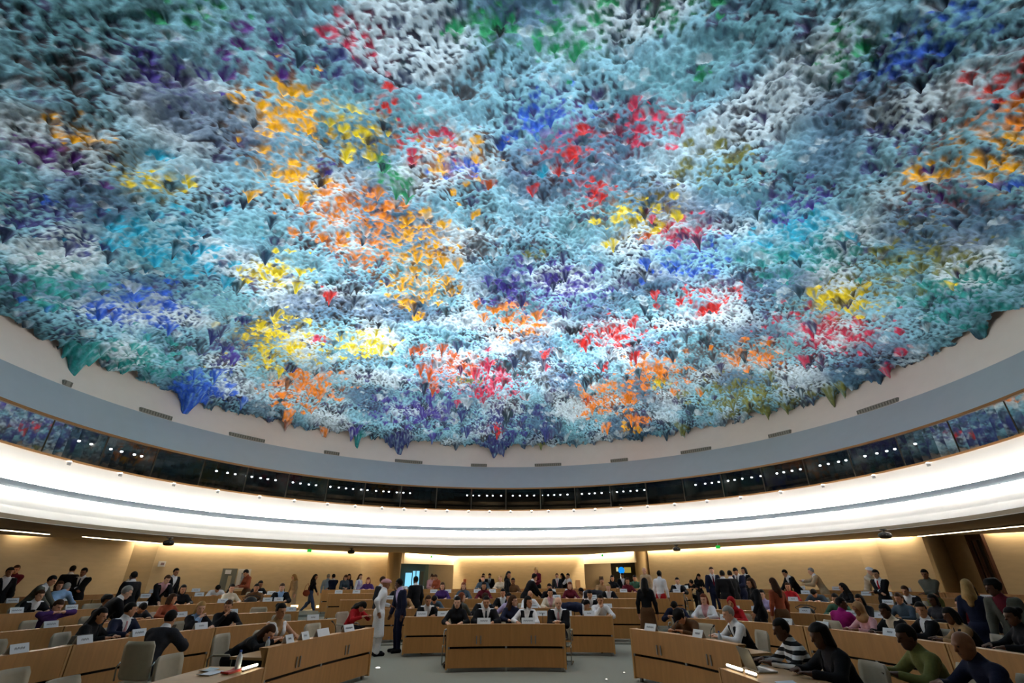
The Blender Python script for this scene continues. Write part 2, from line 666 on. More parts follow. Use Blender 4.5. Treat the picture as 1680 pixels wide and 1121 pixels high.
nt.links.new(mx.outputs[0], nt.nodes['Material Output'].inputs['Surface'])
NB = 28
for i in range(NB):
    p0 = -PHI + 2 * PHI * i / NB
    p1 = p0 + 2 * PHI / NB - 0.004
    vs, fs = [], []
    for j in range(7):
        ph = p0 + (p1 - p0) * j / 6
        for r, z in ((15.20, Y + 3.35), (15.20, Y + 4.70), (15.24, Y + 4.70), (15.24, Y + 3.35)):
            vs.append((RC[0] + math.sin(ph) * r, RC[1] + math.cos(ph) * r, z))
    for j in range(6):
        for k in range(4):
            l = (k + 1) % 4
            fs.append((j * 4 + k, j * 4 + l, j * 4 + 4 + l, j * 4 + 4 + k))
    fs += [(3, 2, 1, 0), (24, 25, 26, 27)]
    structure('window_%d' % (i + 4), MB().add(vs, fs), GLASS)
    ph = p0
    m = MB()
    q = []
    for r, z in ((15.26, Y + 3.32), (17.4, Y + 3.32), (17.4, Y + 4.74), (15.26, Y + 4.74)):
        q.append((RC[0] + math.sin(ph) * r, RC[1] + math.cos(ph) * r, z))
    off = np.array([math.cos(ph), -math.sin(ph), 0]) * 0.06
    vs = [tuple(np.array(a) - off) for a in q] + [tuple(np.array(a) + off) for a in q]
    m.add(vs, [(3, 2, 1, 0), (4, 5, 6, 7), (0, 1, 5, 4), (1, 2, 6, 5), (2, 3, 7, 6), (3, 0, 4, 7)])
    structure('partition_booth', m, BOOTHP)

# glowing points added behind the glass to stand for reflections of lamps
GLINT = glow('white glint glow', (225, 238, 255), 60.0)
glintprof = [(0.012, 0.07), (0.035, 0.06), (0.05, 0.0), (0.045, -0.01)]
n_l = 0
first = None
for ph_d in np.arange(-82, 82.1, 1.55):
    if (int(abs(ph_d) * 7) % 11) in (3, 8):
        continue
    ph = math.radians(ph_d + (RNG.random() - 0.5) * 0.5)
    r, z = 15.75, Y + 4.40
    loc = (RC[0] + math.sin(ph) * r, RC[1] + math.cos(ph) * r, z)
    if first is None:
        first = thing('booth_glint', '', 'lamp', loc)
        MB().lathe([(0.06, 0.34), (0.06, 0.30), (0.015, 0.30), (0.015, 0.07), (0.05, 0.06), (0.055, 0.0), (0.05, 0.0)], (0, 0, 0), 10).build('housing', BLACKP, first)
        MB().lathe([(0.042, 0.0), (0.05, -0.03), (0.03, -0.055), (0.0, -0.06)], (0, 0, 0), 10).build('bulb', GLINT, first)  # glowing end of the reflection stand-in
        o = first
    else:
        o = copy_tree(first)
        o.location = loc
    n_l += 1
    o['label'] = 'tiny glowing stand-in for a reflection, one of a row behind the booth glass'
    o['group'] = 'reflection points behind the booth glass'

# spot lamps standing along the bronze sill, throwing light up at the ceiling
LEDGE = glow('warm ledge bulb', (255, 246, 228), 20.0)
first = None
LEDGE_PH = []
for i, ph_d in enumerate((-88, -80, -71, -63, -55, -48, -41, -35, -29, -24, -19, -14, -9, -4, 1, 6, 10, 16, 21, 27, 33, 39, 46, 53, 61, 69, 78, 87)):
    ph = math.radians(ph_d)
    LEDGE_PH.append(ph)
    r = 14.13
    loc = (RC[0] + math.sin(ph) * r, RC[1] + math.cos(ph) * r, Y + 3.22)
    if first is None:
        first = thing('ledge_lamp', '', 'lamp', loc, -ph)
        MB().lathe([(0.055, -0.05), (0.055, 0.05), (0.045, 0.05)], (0, 0, 0), 12).build('housing', STEEL, first)
        MB().lathe([(0.05, 0.05), (0.045, 0.075), (0.0, 0.085)], (0, 0, 0), 12).build('bulb', LEDGE, first)
        o = first
    else:
        o = copy_tree(first)
        o.location = loc
        o.rotation_euler = (0, 0, -ph)
    o['label'] = 'small bright lamp dotted along the bronze sill above the white cove'
    o['group'] = 'lamps along the bronze sill'

# floodlight boxes on top of the grey fascia
FLO = mat('grey floodlight housing', (122, 120, 110), 0.6, noise=0.1, scale=30)
names = [(112, 631, .35, 'leftmost and smallest'), (255, 681, 1.5, 'second from the left'), (407, 719, 1.9, 'third from the left'), (541, 746, .9, 'fourth from the left'),
         (667, 762, 1.75, 'under the dark rim drip left of centre'), (785, 767, 1.05, 'just left of the centre'), (900, 766, 1.75, 'just right of the centre'),
         (1018, 758, 1.1, 'fourth from the right'), (1143, 741, 1.8, 'third from the right'), (1278, 713, 1.2, 'second from the right'), (1436, 668, 1.9, 'rightmost and longest')]
for px, py, w, lb in names:
    p = at_z(px, py, Y + 6.36)
    ph = math.atan2(p[0] - RC[0], p[1] - RC[1])
    r = 16.52
    t = thing('floodlight', 'grey light box on the pale ledge, ' + lb, 'light fixture', (RC[0] + math.sin(ph) * r, RC[1] + math.cos(ph) * r, Y + 6.29), -ph, 'light boxes on the ledge')
    MB().bbox((0, 0, 0.10), (w, 0.2, 0.20), 0.015).build('housing', FLO, t)
    gr = MB()
    k = max(2, int(w / 0.12))
    for j in range(k):
        gr.box((-w / 2 + 0.06 + j * (w - 0.12) / (k - 1), -0.105, 0.10), (0.05, 0.012, 0.14))
    gr.build('louvre', mat('dark louvre', (84, 82, 74), 0.6), t)


# ------------------------------------------------------------------ painted ceiling: a generic rough relief in many colours
def smooth_noise(n, wl, rng):
    """periodic smooth noise of unit deviation; wl is the wavelength in cells"""
    w = rng.standard_normal((n, n))
    f = np.fft.rfft2(w)
    ky = np.fft.fftfreq(n)[:, None]
    kx = np.fft.rfftfreq(n)[None, :]
    k = np.hypot(kx, ky) * wl
    f *= np.exp(-((k - 0.9) ** 2) / 0.25)
    o = np.fft.irfft2(f, (n, n))
    return o / o.std()


RIM_R, RIM_Z, RISE = 17.05, Y + 7.85, 2.7
STEPC = 0.042
NX = 820
X0, Y0 = -17.3, -2.3
gx = X0 + STEPC * np.arange(NX)
gy = Y0 + STEPC * np.arange(NX)
GX, GY = np.meshgrid(gx, gy, indexing='ij')
RR = np.hypot(GX - RC[0], GY - RC[1])
n_s = smooth_noise(NX, 4.2, RNG)
n_m = smooth_noise(NX, 9, RNG)
n_l_ = smooth_noise(NX, 30, RNG)
n_x = smooth_noise(NX, 90, RNG)
n_y = smooth_noise(NX, 110, RNG)
n_z = smooth_noise(NX, 60, RNG)
H = 0.018 * np.clip(n_s, -1, 2.5) * (0.5 + 0.5 * np.clip(n_l_ + 0.6, 0, 1.5)) + 0.025 * np.clip(n_m, -0.5, 2.5) + 0.05 * n_l_
PAINT = np.zeros((NX, NX, 3))
c_sky = np.array(lin((130, 186, 210)))
c_pale = np.array(lin((190, 214, 228)))
c_teal = np.array(lin((96, 156, 172)))
c_dark = np.array(lin((44, 66, 88)))
c_slate = np.array(lin((58, 88, 126)))


def mixc(A, c, t):
    t = np.clip(t, 0, 1)[..., None]
    return A * (1 - t) + c * t


PAINT[:] = c_sky
PAINT = mixc(PAINT, c_pale, 0.95 * np.clip(n_x * 0.9 - 0.1, 0, 1))
PAINT = mixc(PAINT, c_teal, 0.8 * np.clip(-n_x * 0.7 - 0.1, 0, 1))
PAINT = mixc(PAINT, c_slate, 0.75 * np.clip(n_y * 0.8 - 0.1, 0, 1))
dens = np.clip(0.55 + 0.65 * n_z, 0.02, 1.3)
PAINT = mixc(PAINT, c_dark, np.clip((n_s + 0.35 * n_m - 0.35) * 1.7, 0, 1) * (0.4 + 0.5 * dens))
PAINT = mixc(PAINT, np.array(lin((26, 34, 52))), np.clip((n_m + 0.5 * n_s - 1.05) * 1.8, 0, 1) * dens)

# broad colour fields: (bearing column, row, hue, spread) in the ceiling's plan
HUES = dict(purple=(84, 36, 128), violet=(70, 60, 150), indigo=(50, 56, 118), blue=(44, 92, 200), cyan=(40, 168, 206), teal=(40, 140, 140), green=(40, 150, 100),
            olive=(110, 116, 60), yellow=(236, 214, 40), gold=(250, 184, 24), orange=(236, 138, 36), rust=(200, 92, 40), red=(206, 44, 40), crimson=(196, 50, 84), grey=(70, 76, 84), black=(30, 32, 40))
FIELDS = [(420, 70, 'purple', 1.0), (340, 30, 'green', .8), (780, 45, 'green', .8), (960, 50, 'green', 1.0), (1110, 25, 'green', .7), (600, 60, 'crimson', .7), (560, 115, 'indigo', .8),
          (490, 190, 'gold', 1.3), (590, 220, 'yellow', 1.0), (480, 280, 'gold', 1.2), (675, 240, 'crimson', 1.0), (730, 255, 'gold', 1.2), (925, 220, 'red', 1.1), (970, 290, 'red', 1.0),
          (1060, 215, 'crimson', 1.0), (1180, 270, 'olive', 1.1), (1040, 350, 'yellow', 1.3), (1110, 390, 'crimson', 1.1), (600, 345, 'orange', 1.9), (680, 400, 'gold', 1.8), (590, 410, 'orange', 1.5),
          (700, 465, 'gold', 1.7), (840, 540, 'orange', 1.8), (470, 550, 'yellow', 2.6), (450, 450, 'yellow', 1.2), (890, 480, 'violet', 2.6), (910, 190, 'blue', 1.0), (615, 560, 'yellow', 1.6),
          (1030, 555, 'red', 1.7), (1180, 485, 'red', 1.4), (1065, 605, 'orange', 2.0), (1365, 545, 'crimson', 2.2), (1390, 490, 'yellow', 1.5), (1610, 255, 'gold', 1.7), (1660, 130, 'red', .8),
          (1640, 180, 'orange', .9), (1560, 330, 'purple', .9), (1330, 420, 'teal', 2.0), (1300, 370, 'cyan', 1.6), (60, 240, 'purple', .9), (135, 225, 'gold', .7), (290, 400, 'cyan', 2.2),
          (205, 500, 'blue', 2.2), (230, 300, 'yellow', .9), (490, 635, 'orange', 2.2), (790, 635, 'crimson', 2.4), (730, 620, 'rust', 2.0), (990, 650, 'orange', 2.0), (660, 680, 'violet', 2.6),
          (820, 705, 'indigo', 2.6), (330, 640, 'blue', 1.6), (1200, 665, 'olive', 2.6), (1330, 650, 'olive', 2.0), (70, 350, 'indigo', 1.6), (1560, 30, 'blue', .8), (1490, 100, 'blue', .8),
          (1420, 170, 'grey', .9), (1380, 100, 'green', .7), (1280, 340, 'violet', 1.0), (550, 500, 'black', 1.6), (1150, 560, 'grey', 2.0), (130, 110, 'grey', 1.0), (250, 120, 'violet', 1.0),
          (70, 440, 'teal', 2.0), (1500, 420, 'olive', 2.0), (760, 130, 'grey', .8), (820, 400, 'grey', 1.0), (640, 290, 'green', .8), (1230, 580, 'orange', 1.6), (380, 580, 'indigo', 1.5),
          (870, 600, 'grey', 2.0), (1150, 430, 'blue', 1.6), (760, 290, 'blue', .8), (1480, 240, 'indigo', 1.0), (1600, 480, 'teal', 2.4), (250, 590, 'teal', 2.4)]
fx = []
for px, py, hue, sp in FIELDS:
    px += RNG.normal() * 14
    py += RNG.normal() * 8
    z = RIM_Z + 1.4
    for _ in range(6):
        p = at_z(px, py, z)
        rr = min(1.0, math.hypot(p[0] - RC[0], p[1] - RC[1]) / RIM_R)
        z = RIM_Z + RISE * (1 - rr * rr)
    fx.append((p[0], p[1], np.array(lin(HUES[hue])), sp * 0.50))
for _ in range(70):                            # many small stray fields of the same hues
    a_, r_ = RNG.random() * 2 * PI, RIM_R * math.sqrt(RNG.random()) * 0.97
    px_, py_ = RC[0] + r_ * math.cos(a_), RC[1] + r_ * math.sin(a_)
    near = min(fx[:len(FIELDS)], key=lambda f: math.hypot(f[0] - px_, f[1] - py_))
    hue = near[2] if RNG.random() < 0.5 else np.array(lin(HUES[list(HUES)[int(RNG.integers(len(HUES)))]]))
    fx.append((px_, py_, hue, (0.14 + 0.22 * RNG.random()) * max(0.5, (py_ + 4) / 30)))
FXY = np.array([(f[0], f[1]) for f in fx])
FSP = np.array([f[3] for f in fx])
FCL = np.array([f[2] for f in fx])


def drip(cx, cy, rad, hgt, col, strength):
    """one hanging dab: raises the relief downwards and paints it"""
    i0, i1 = int((cx - rad - X0) / STEPC), int((cx + rad - X0) / STEPC) + 2
    j0, j1 = int((cy - rad - Y0) / STEPC), int((cy + rad - Y0) / STEPC) + 2
    i0, j0, i1, j1 = max(0, i0), max(0, j0), min(NX, i1), min(NX, j1)
    if i0 >= i1 or j0 >= j1:
        return
    wob = 1 + 0.16 * n_m[i0:i1, j0:j1]
    d = np.hypot(GX[i0:i1, j0:j1] - cx, GY[i0:i1, j0:j1] - cy) / rad * wob
    k = np.clip(1 - d, 0, 1)
    H[i0:i1, j0:j1] += hgt * k ** 2.2
    if col is not None:
        PAINT[i0:i1, j0:j1] = mixc(PAINT[i0:i1, j0:j1], col, strength * np.clip(k * 4.0, 0, 1) * np.clip(0.9 + 0.35 * n_s[i0:i1, j0:j1], 0, 1))


darks = [np.array(lin(c)) for c in ((34, 48, 70), (46, 60, 90), (40, 66, 78), (60, 56, 100), (30, 34, 46))]
for _ in range(13000):
    a_, r_ = RNG.random() * 2 * PI, RIM_R * math.sqrt(RNG.random())
    cx, cy = RC[0] + r_ * math.cos(a_), RC[1] + r_ * math.sin(a_)
    if cy < 2.5:
        continue
    far = max(0.35, (cy + 4) / 34)
    size = RNG.random() ** 3
    rad = (0.07 + 0.26 * size) * (0.5 + 0.55 * far)
    hgt = rad * (0.35 + 0.9 * RNG.random())
    dd = np.hypot(FXY[:, 0] - cx, FXY[:, 1] - cy) / FSP
    j = int(np.argmin(dd))
    w = math.exp(-0.5 * dd[j] ** 2)
    if RNG.random() < w * 0.85:
        col, st = FCL[j] * (0.75 + 0.4 * RNG.random()), 0.95
    elif RNG.random() < 0.55:
        col, st = darks[int(RNG.integers(5))], 0.75 * min(1.2, 0.3 + dens[min(NX - 1, int((cx - X0) / STEPC)), min(NX - 1, int((cy - Y0) / STEPC))])
    elif RNG.random() < 0.5:
        col, st = c_pale, 0.6
    else:
        col, st = None, 0
    drip(cx, cy, rad, hgt, col, st)
for j in range(len(fx)):                       # denser dabs inside the colour fields, and a faint wash
    cx, cy = FXY[j]
    g = np.exp(-0.5 * ((GX - cx) ** 2 + (GY - cy) ** 2) / FSP[j] ** 2)
    PAINT = mixc(PAINT, FCL[j], 0.55 * g * np.clip(0.0 + 0.8 * n_m + 0.6 * n_s, 0, 1))
    for _ in range(int(22 * FSP[j] ** 2) + 8):
        hue_ = FCL[j] if RNG.random() < 0.8 else darks[int(RNG.integers(5))]
        px_, py_ = cx + RNG.normal() * FSP[j] * 1.15, cy + RNG.normal() * FSP[j] * 0.95
        rad = (0.06 + 0.22 * RNG.random() ** 2.5) * (0.5 + 0.5 * max(0.35, (cy + 4) / 34))
        drip(px_, py_, rad, rad * (0.6 + 1.5 * RNG.random()), hue_ * (0.7 + 0.45 * RNG.random()), 0.95)
for _ in range(150):                           # a few long drips
    a_, r_ = RNG.random() * 2 * PI, RIM_R * math.sqrt(RNG.random())
    cx, cy = RC[0] + r_ * math.cos(a_), RC[1] + r_ * math.sin(a_)
    dd = np.hypot(FXY[:, 0] - cx, FXY[:, 1] - cy) / FSP
    col = FCL[int(np.argmin(dd))] if RNG.random() < 0.6 else darks[int(RNG.integers(5))]
    far = max(0.3, (cy + 4) / 34)
    drip(cx, cy, 0.26 * far + 0.10, 0.6 * far + 0.2, col, 0.9)
for k in range(160):                           # ragged rim
    a_ = RNG.random() * 2 * PI
    cx, cy = RC[0] + (RIM_R - 0.1) * math.cos(a_), RC[1] + (RIM_R - 0.1) * math.sin(a_)
    rad = 0.10 + 0.25 * RNG.random()
    drip(cx, cy, rad, rad * (0.5 + 1.2 * RNG.random()), darks[int(RNG.integers(5))], 0.6)
for px, py, rad, hg, hue in ((140, 590, .8, 1.3, 'teal'), (335, 655, .85, 1.5, 'blue'), (603, 715, .4, .9, 'teal'), (663, 725, 1.0, 1.35, 'indigo'), (812, 733, 1.1, 1.1, 'indigo'), (885, 733, .3, .6, 'olive'), (1338, 650, .4, .9, 'olive'), (1270, 672, .35, .6, 'olive')):
    p = at_z(px, py - 12, RIM_Z)
    v = np.array([p[0], p[1]]) - RC
    v = v / np.linalg.norm(v) * (RIM_R - 0.25) + RC
    drip(v[0], v[1], rad, hg, np.array(lin(HUES[hue])), 0.9)

ZC = RIM_Z + RISE * (1 - (RR / RIM_R) ** 2) - H
edge = RIM_R + 0.10 * n_l_ + 0.05 * n_m
keep = (RR < edge)
idx = -np.ones((NX, NX), int)
use = np.zeros((NX, NX), bool)
q = keep[:-1, :-1] & keep[1:, :-1] & keep[1:, 1:] & keep[:-1, 1:] & (GY[:-1, :-1] > 1.0)
use[:-1, :-1] |= q
use[1:, :-1] |= q
use[1:, 1:] |= q
use[:-1, 1:] |= q
idx[use] = np.arange(use.sum())
co = np.stack([GX[use], GY[use], ZC[use]], 1)
ii, jj = np.nonzero(q)
fcs = np.stack([idx[ii, jj], idx[ii, jj + 1], idx[ii + 1, jj + 1], idx[ii + 1, jj]], 1)
me = bpy.data.meshes.new('ceiling')
me.vertices.add(len(co))
me.vertices.foreach_set('co', co.ravel().astype(np.float32))
me.loops.add(len(fcs) * 4)
me.loops.foreach_set('vertex_index', fcs.ravel().astype(np.int32))
me.polygons.add(len(fcs))
me.polygons.foreach_set('loop_start', np.arange(0, len(fcs) * 4, 4, dtype=np.int32))
me.polygons.foreach_set('use_smooth', np.ones(len(fcs), bool))
ca = me.color_attributes.new('paint', 'FLOAT_COLOR', 'POINT')
ca.data.foreach_set('color', np.concatenate([PAINT[use], np.ones((len(co), 1))], 1).ravel().astype(np.float32))
me.update()
PM = bpy.data.materials.new('rough multicoloured ceiling paint')
PM.use_nodes = True
nt = PM.node_tree
b = nt.nodes['Principled BSDF']
b.inputs['Roughness'].default_value = 0.75
b.inputs['Specular IOR Level'].default_value = 0.2
at = nt.nodes.new('ShaderNodeAttribute')
at.attribute_name = 'paint'
tc = nt.nodes.new('ShaderNodeTexCoord')
ns = nt.nodes.new('ShaderNodeTexNoise')
ns.inputs['Scale'].default_value = 7.0
ns.inputs['Detail'].default_value = 6.0
mr = nt.nodes.new('ShaderNodeMapRange')
mr.inputs['From Min'].default_value = 0.3
mr.inputs['From Max'].default_value = 0.7
mr.inputs['To Min'].default_value = 0.72
mr.inputs['To Max'].default_value = 1.2
mu = nt.nodes.new('ShaderNodeMix')
mu.data_type = 'RGBA'
mu.blend_type = 'MULTIPLY'
mu.inputs['Factor'].default_value = 1.0
nt.links.new(tc.outputs['Object'], ns.inputs['Vector'])
nt.links.new(ns.outputs['Fac'], mr.inputs['Value'])
nt.links.new(at.outputs['Color'], mu.inputs['A'])
nt.links.new(mr.outputs['Result'], mu.inputs['B'])
nt.links.new(mu.outputs['Result'], b.inputs['Base Color'])
bp = nt.nodes.new('ShaderNodeBump')
bp.inputs['Strength'].default_value = 0.6
bp.inputs['Distance'].default_value = 0.06
nt.links.new(ns.outputs['Fac'], bp.inputs['Height'])
nt.links.new(bp.outputs['Normal'], b.inputs['Normal'])
me.materials.append(PM)
ceil = link('ceiling', me)
ceil['kind'] = 'structure'
ceil['label'] = 'round domed ceiling of rough multicoloured hanging paint'

# wall behind the camera closes the room
structure('wall_front', MB().box((0, -8.5, 5), (60, 0.3, 10)), WALLM)


# ------------------------------------------------------------------ lights
def area(name, loc, target, sx, sy, power, rgb):
    l = bpy.data.lights.new(name, 'AREA')
    l.shape = 'RECTANGLE'
    l.size, l.size_y = sx, sy
    l.energy = power
    l.color = rgb
    o = bpy.data.objects.new(name, l)
    COL.objects.link(o)
    o.location = loc
    d = Vector(target) - Vector(loc)
    o.rotation_euler = d.to_track_quat('-Z', 'Y').to_euler()
    return o


COOL = (0.90, 0.97, 1.0)
WARM = (1.0, 0.80, 0.52)
WHITE_W = (1.0, 0.93, 0.84)
for ph in LEDGE_PH + [PI + (j - 3) * 0.42 for j in range(7)]:
    r = 14.13
    l = bpy.data.lights.new('ledge_spot', 'SPOT')
    l.energy = SPOT_W
    l.spot_size = math.radians(80)
    l.spot_blend = 0.8
    l.color = (0.95, 0.98, 1.0)
    l.shadow_soft_size = 0.05
    o = bpy.data.objects.new('ledge_spot', l)
    COL.objects.link(o)
    o.location = (RC[0] + math.sin(ph) * r, RC[1] + math.cos(ph) * r, Y + 3.36)
    d = Vector((RC[0] + math.sin(ph) * 2, RC[1] + math.cos(ph) * 2, RIM_Z + 2.4)) - o.location
    o.rotation_euler = d.to_track_quat('-Z', 'Y').to_euler()
# linear lamps in the two coves of the fascia
LED = glow('white cove strip', (255, 248, 238), COVE_E)
for k, (nm, sec) in enumerate((('upper', [(13.80, Y + 2.365), (13.80, Y + 2.38), (13.86, Y + 2.38), (13.86, Y + 2.365)]), ('lower', [(13.53, Y + 2.100), (13.53, Y + 2.125), (13.60, Y + 2.125), (13.60, Y + 2.100)]))):
    o = ring_sweep(sec, 'cove_light', LED)
    o['kind'] = 'thing'
    o['label'] = 'long curved white light strip ' + ('above' if k == 0 else 'under') + ' the thin grey lip of the white fascia'
    o['category'] = 'light strip'
    o['group'] = 'light strips of the fascia'


# warm wall washers in the slot along the outer walls
def wash(a, b, power=WASH_W, off=0.10, z=3.22, rgb=WARM):
    a, b = np.array(a), np.array(b)
    L = np.linalg.norm(b - a)
    d = (b - a) / L
    n = np.array([-d[1], d[0]])
    mid = (a + b) / 2
    if n @ (np.array([0, 12.0]) - mid) < 0:
        n = -n
    c = mid + n * off
    l = bpy.data.lights.new('wall_wash', 'AREA')
    l.shape = 'RECTANGLE'
    l.size, l.size_y = L * 0.97, 0.05
    l.energy = power * L
    l.color = rgb
    o = bpy.data.objects.new('wall_wash', l)
    COL.objects.link(o)
    zd = Vector((n[0] * 0.35, n[1] * 0.35, 1.0)).normalized()      # light's +Z, so it shines down and at the wall
    xd = Vector((d[0], d[1], 0))
    yd = zd.cross(xd).normalized()
    o.matrix_world = Matrix(((xd.x, yd.x, zd.x, c[0]), (xd.y, yd.y, zd.y, c[1]), (xd.z, yd.z, zd.z, z), (0, 0, 0, 1)))
    return o


wash(WL1, wp(165, 888), WASH_W * 0.5)
for t0, t1 in ((0, 0.33), (0.33, 0.66), (0.66, 1.0)):
    A, B = np.array(WL3), np.array(WL4)
    wash(A + (B - A) * t0, A + (B - A) * t1)
    A, B = np.array(WR1), np.array(WR2)
    wash(A + (B - A) * t0, A + (B - A) * t1)
wash(WC1, WC2, WASH_W * 1.2)
wash(LA, LB, WASH_W * 1.8)
wash(RA, RB, WASH_W * 1.8)
wash(WR2, WR3)
wash(WL4, wp(641, 908.2))
wash(WL2, WL3, WASH_W * 0.7)
wash(WR3, WR4)
wash(WR6, WR7, WASH_W * 0.5)
area('foyer_lamp', (-5.0, 40.5, 2.55), (-5.0, 42.5, 1.0), 1.5, 0.4, 45, (1, 0.85, 0.6))
area('foyer_lamp', (8.0, 39.5, 2.55), (7.0, 41.5, 1.0), 1.5, 0.4, 45, (1, 0.85, 0.6))
# unseen fill spots added to brighten the middle floor, leaving the sides darker
for x, y in ((-1.8, 10), (1.8, 10), (0, 17)):
    l = bpy.data.lights.new('fill_spot', 'SPOT')
    l.energy = ROOM_W
    l.spot_size = math.radians(82)
    l.spot_blend = 1.0
    l.color = WHITE_W
    l.shadow_soft_size = 0.25
    o = bpy.data.objects.new('fill_spot', l)
    COL.objects.link(o)
    o.location = (x, y, 9.4)
    o.rotation_euler = (math.radians(6), 0, 0)

for ph_d in range(-60, 61, 8):  # dim fill lamps added to brighten the booth interiors
    ph = math.radians(ph_d)
    area('booth_fill', (RC[0] + math.sin(ph) * 16.2, RC[1] + math.cos(ph) * 16.2, Y + 4.65), (RC[0] + math.sin(ph) * 16.7, RC[1] + math.cos(ph) * 16.7, Y + 3.4), 0.8, 0.15, 9.0 - abs(ph_d) * 0.11, (1, .88, .68))
# bare linear lamps let into the soffit
TUBE = glow('soffit linear lamp', (255, 236, 200), 7.0)
for (x0, y0), (x1, y1), lb in (((0, 869), (80, 876.5), 'thin bright linear lamp in the soffit at the far left edge'), ((137, 880.5), (182, 884.6), 'short bright linear lamp in the soffit over the left niche'),
                               ((184, 884.7), (262, 891.3), 'long bright linear lamp in the soffit over the left return wall'), ((1506, 880), (1680, 862.5), 'long bright linear lamp in the soffit at the far right')):
    a, b = at_z(x0, y0, 3.02), at_z(x1, y1, 3.02)
    d = (b - a) / np.linalg.norm(b - a)
    n = np.array([-d[1], d[0], 0])
    t = thing('ceiling_lamp', lb, 'lamp', (0, 0, 0), 0, 'linear soffit lamps')
    L = float(np.linalg.norm(b - a))
    rz = math.atan2(d[1], d[0])
    c = (a + b) / 2
    MB().box((c[0], c[1], 3.030), (L, 0.16, 0.03), rz).build('housing', SOFF, t)
    MB().box((c[0], c[1], 3.009), (L * 0.985, 0.10, 0.016), rz).build('diffuser', TUBE, t)
# ------------------------------------------------------------------ desks
SEC_UP = [(0, .455), (.035, .455), (.035, .835), (.15, .835), (.15, .86), (0, .86)]
SEC_LOW = [(.012, .075), (.045, .075), (.045, .415), (.012, .415)]
SEC_TOP = [(.05, .70), (.62, .70), (.62, .735), (.05, .735)]
SEC_BACK = [(.20, .10), (.215, .10), (.215, .69), (.20, .69)]
ENDS = [(-.004, .05), (.06, .05), (.06, .69), (.14, .862), (-.004, .862)]
ENDP = [(-.004, .05), (.26, .05), (.28, .56), (.60, .68), (.62, .745), (.20, .862), (-.004, .862)]


def make_desk(line, norms, z0, label, group, reflection_bars=False, open_end=False, low=False):
    t = thing('conference_desk', label, 'desk', (0, 0, 0), 0, group)
    line = [np.array(p) for p in line]
    MB().sweep(line, norms, [(0, .455), (.035, .455), (.035, .76), (.05, .76), (.05, .80), (0, .80)] if low else SEC_UP, z0).build('front_panel', WOOD, t)
    fp = t.children[0]
    MB().sweep(line, norms, SEC_LOW, z0).build('lower_panel', WOOD, t)
    MB().sweep(line, norms, [(.05, .765), (.74, .765), (.74, .80), (.05, .80)] if low else SEC_TOP, z0).build('worktop', WOOD_DARK, t)
    MB().sweep(line, norms, SEC_BACK, z0).build('slot_shade_board', DARKSLOT, t)  # black board added for the under-desk darkness behind the slot
    for i in (0, -1):
        p, n = line[i], norms[i]
        d = (line[1] - line[0]) if i == 0 else (line[-1] - line[-2])
        d = d / np.linalg.norm(d) * (0.04 if i == 0 else -0.04)
        vs = [(p[0] + n[0] * o, p[1] + n[1] * o, z0 + z) for o, z in ENDP] + [(p[0] + d[0] + n[0] * o, p[1] + d[1] + n[1] * o, z0 + z) for o, z in ENDP]
        if open_end and i == -1:
            vs = [(p[0] + n[0] * o, p[1] + n[1] * o, z0 + z) for o, z in ENDS] + [(p[0] + d[0] + n[0] * o, p[1] + d[1] + n[1] * o, z0 + z) for o, z in ENDS]
        if low:
            vs = [(x, y, min(z, z0 + .80)) for x, y, z in vs]
        k = len(vs) // 2
        fs = [tuple(range(k)), tuple(range(2 * k - 1, k - 1, -1))] + [(j, (j + 1) % k + k * 0 + 0, (j + 1) % k + k, j + k) for j in range(k)]
        MB().add(vs, fs).build('end_panel', WOOD_END, t)
        q = p + d * 2.2
        MB().box((q[0] + n[0] * .1, q[1] + n[1] * .1, z0 + 0.036), (0.05, 0.05, 0.072), math.atan2(n[1], n[0])).build('foot', STEEL, t)
    m = len(line) // 2
    p, n = line[m], norms[m]
    MB().box((p[0] + n[0] * .1, p[1] + n[1] * .1, z0 + 0.036), (0.05, 0.05, 0.072), math.atan2(n[1], n[0])).build('foot', STEEL, t)
    # small steel clips that carry the upper panel across the open slot
    for f in (0.02, 0.5, 0.98):
        q, n = along(line, norms, f)
        MB().box((q[0] + n[0] * .02, q[1] + n[1] * .02, z0 + 0.435), (0.03, 0.045, 0.045), math.atan2(n[1], n[0])).build('clip', STEEL, fp)
    if reflection_bars:  # steel bars added to stand for reflections on the front panel
        for f in (0.27, 0.73):
            for e in (-0.045, 0.045):
                q, n = along(line, norms, f, e)
                hb = MB().box((q[0] - n[0] * .012, q[1] - n[1] * .012, z0 + 0.575), (0.012, 0.022, 0.15), math.atan2(n[1], n[0]))
                hb.build('reflection_bar', STEEL, fp)
    return t


def along(line, norms, f, extra=0.0):
    seg = [np.linalg.norm(np.array(b) - np.array(a)) for a, b in zip(line[:-1], line[1:])]
    L = sum(seg)
    s = min(max(f * L + extra, 0), L)
    for i, l in enumerate(seg):
        if s <= l or i == len(seg) - 1:
            u = s / l
            p = np.array(line[i]) * (1 - u) + np.array(line[i + 1]) * u
            n = np.array(norms[i]) * (1 - u) + np.array(norms[i + 1]) * u
            return p, n / np.linalg.norm(n)
        s -= l


ORD = ['first', 'second', 'third', 'fourth', 'fifth', 'sixth', 'seventh', 'eighth', 'ninth', 'tenth', 'eleventh', 'twelfth']
DESKS = []          # (line, norms, z, ring, block) for cards and chairs
ROWNAME = {1: 'front', 2: 'second', 3: 'third', 4: 'fourth', 5: 'fifth', 6: 'back'}


def ring_line(s, t0, t1, n=8):
    th = [t0 + (t1 - t0) * i / n for i in range(n + 1)]
    return [ring_pt(s, t) for t in th], [ring_nrm(s, t) for t in th]


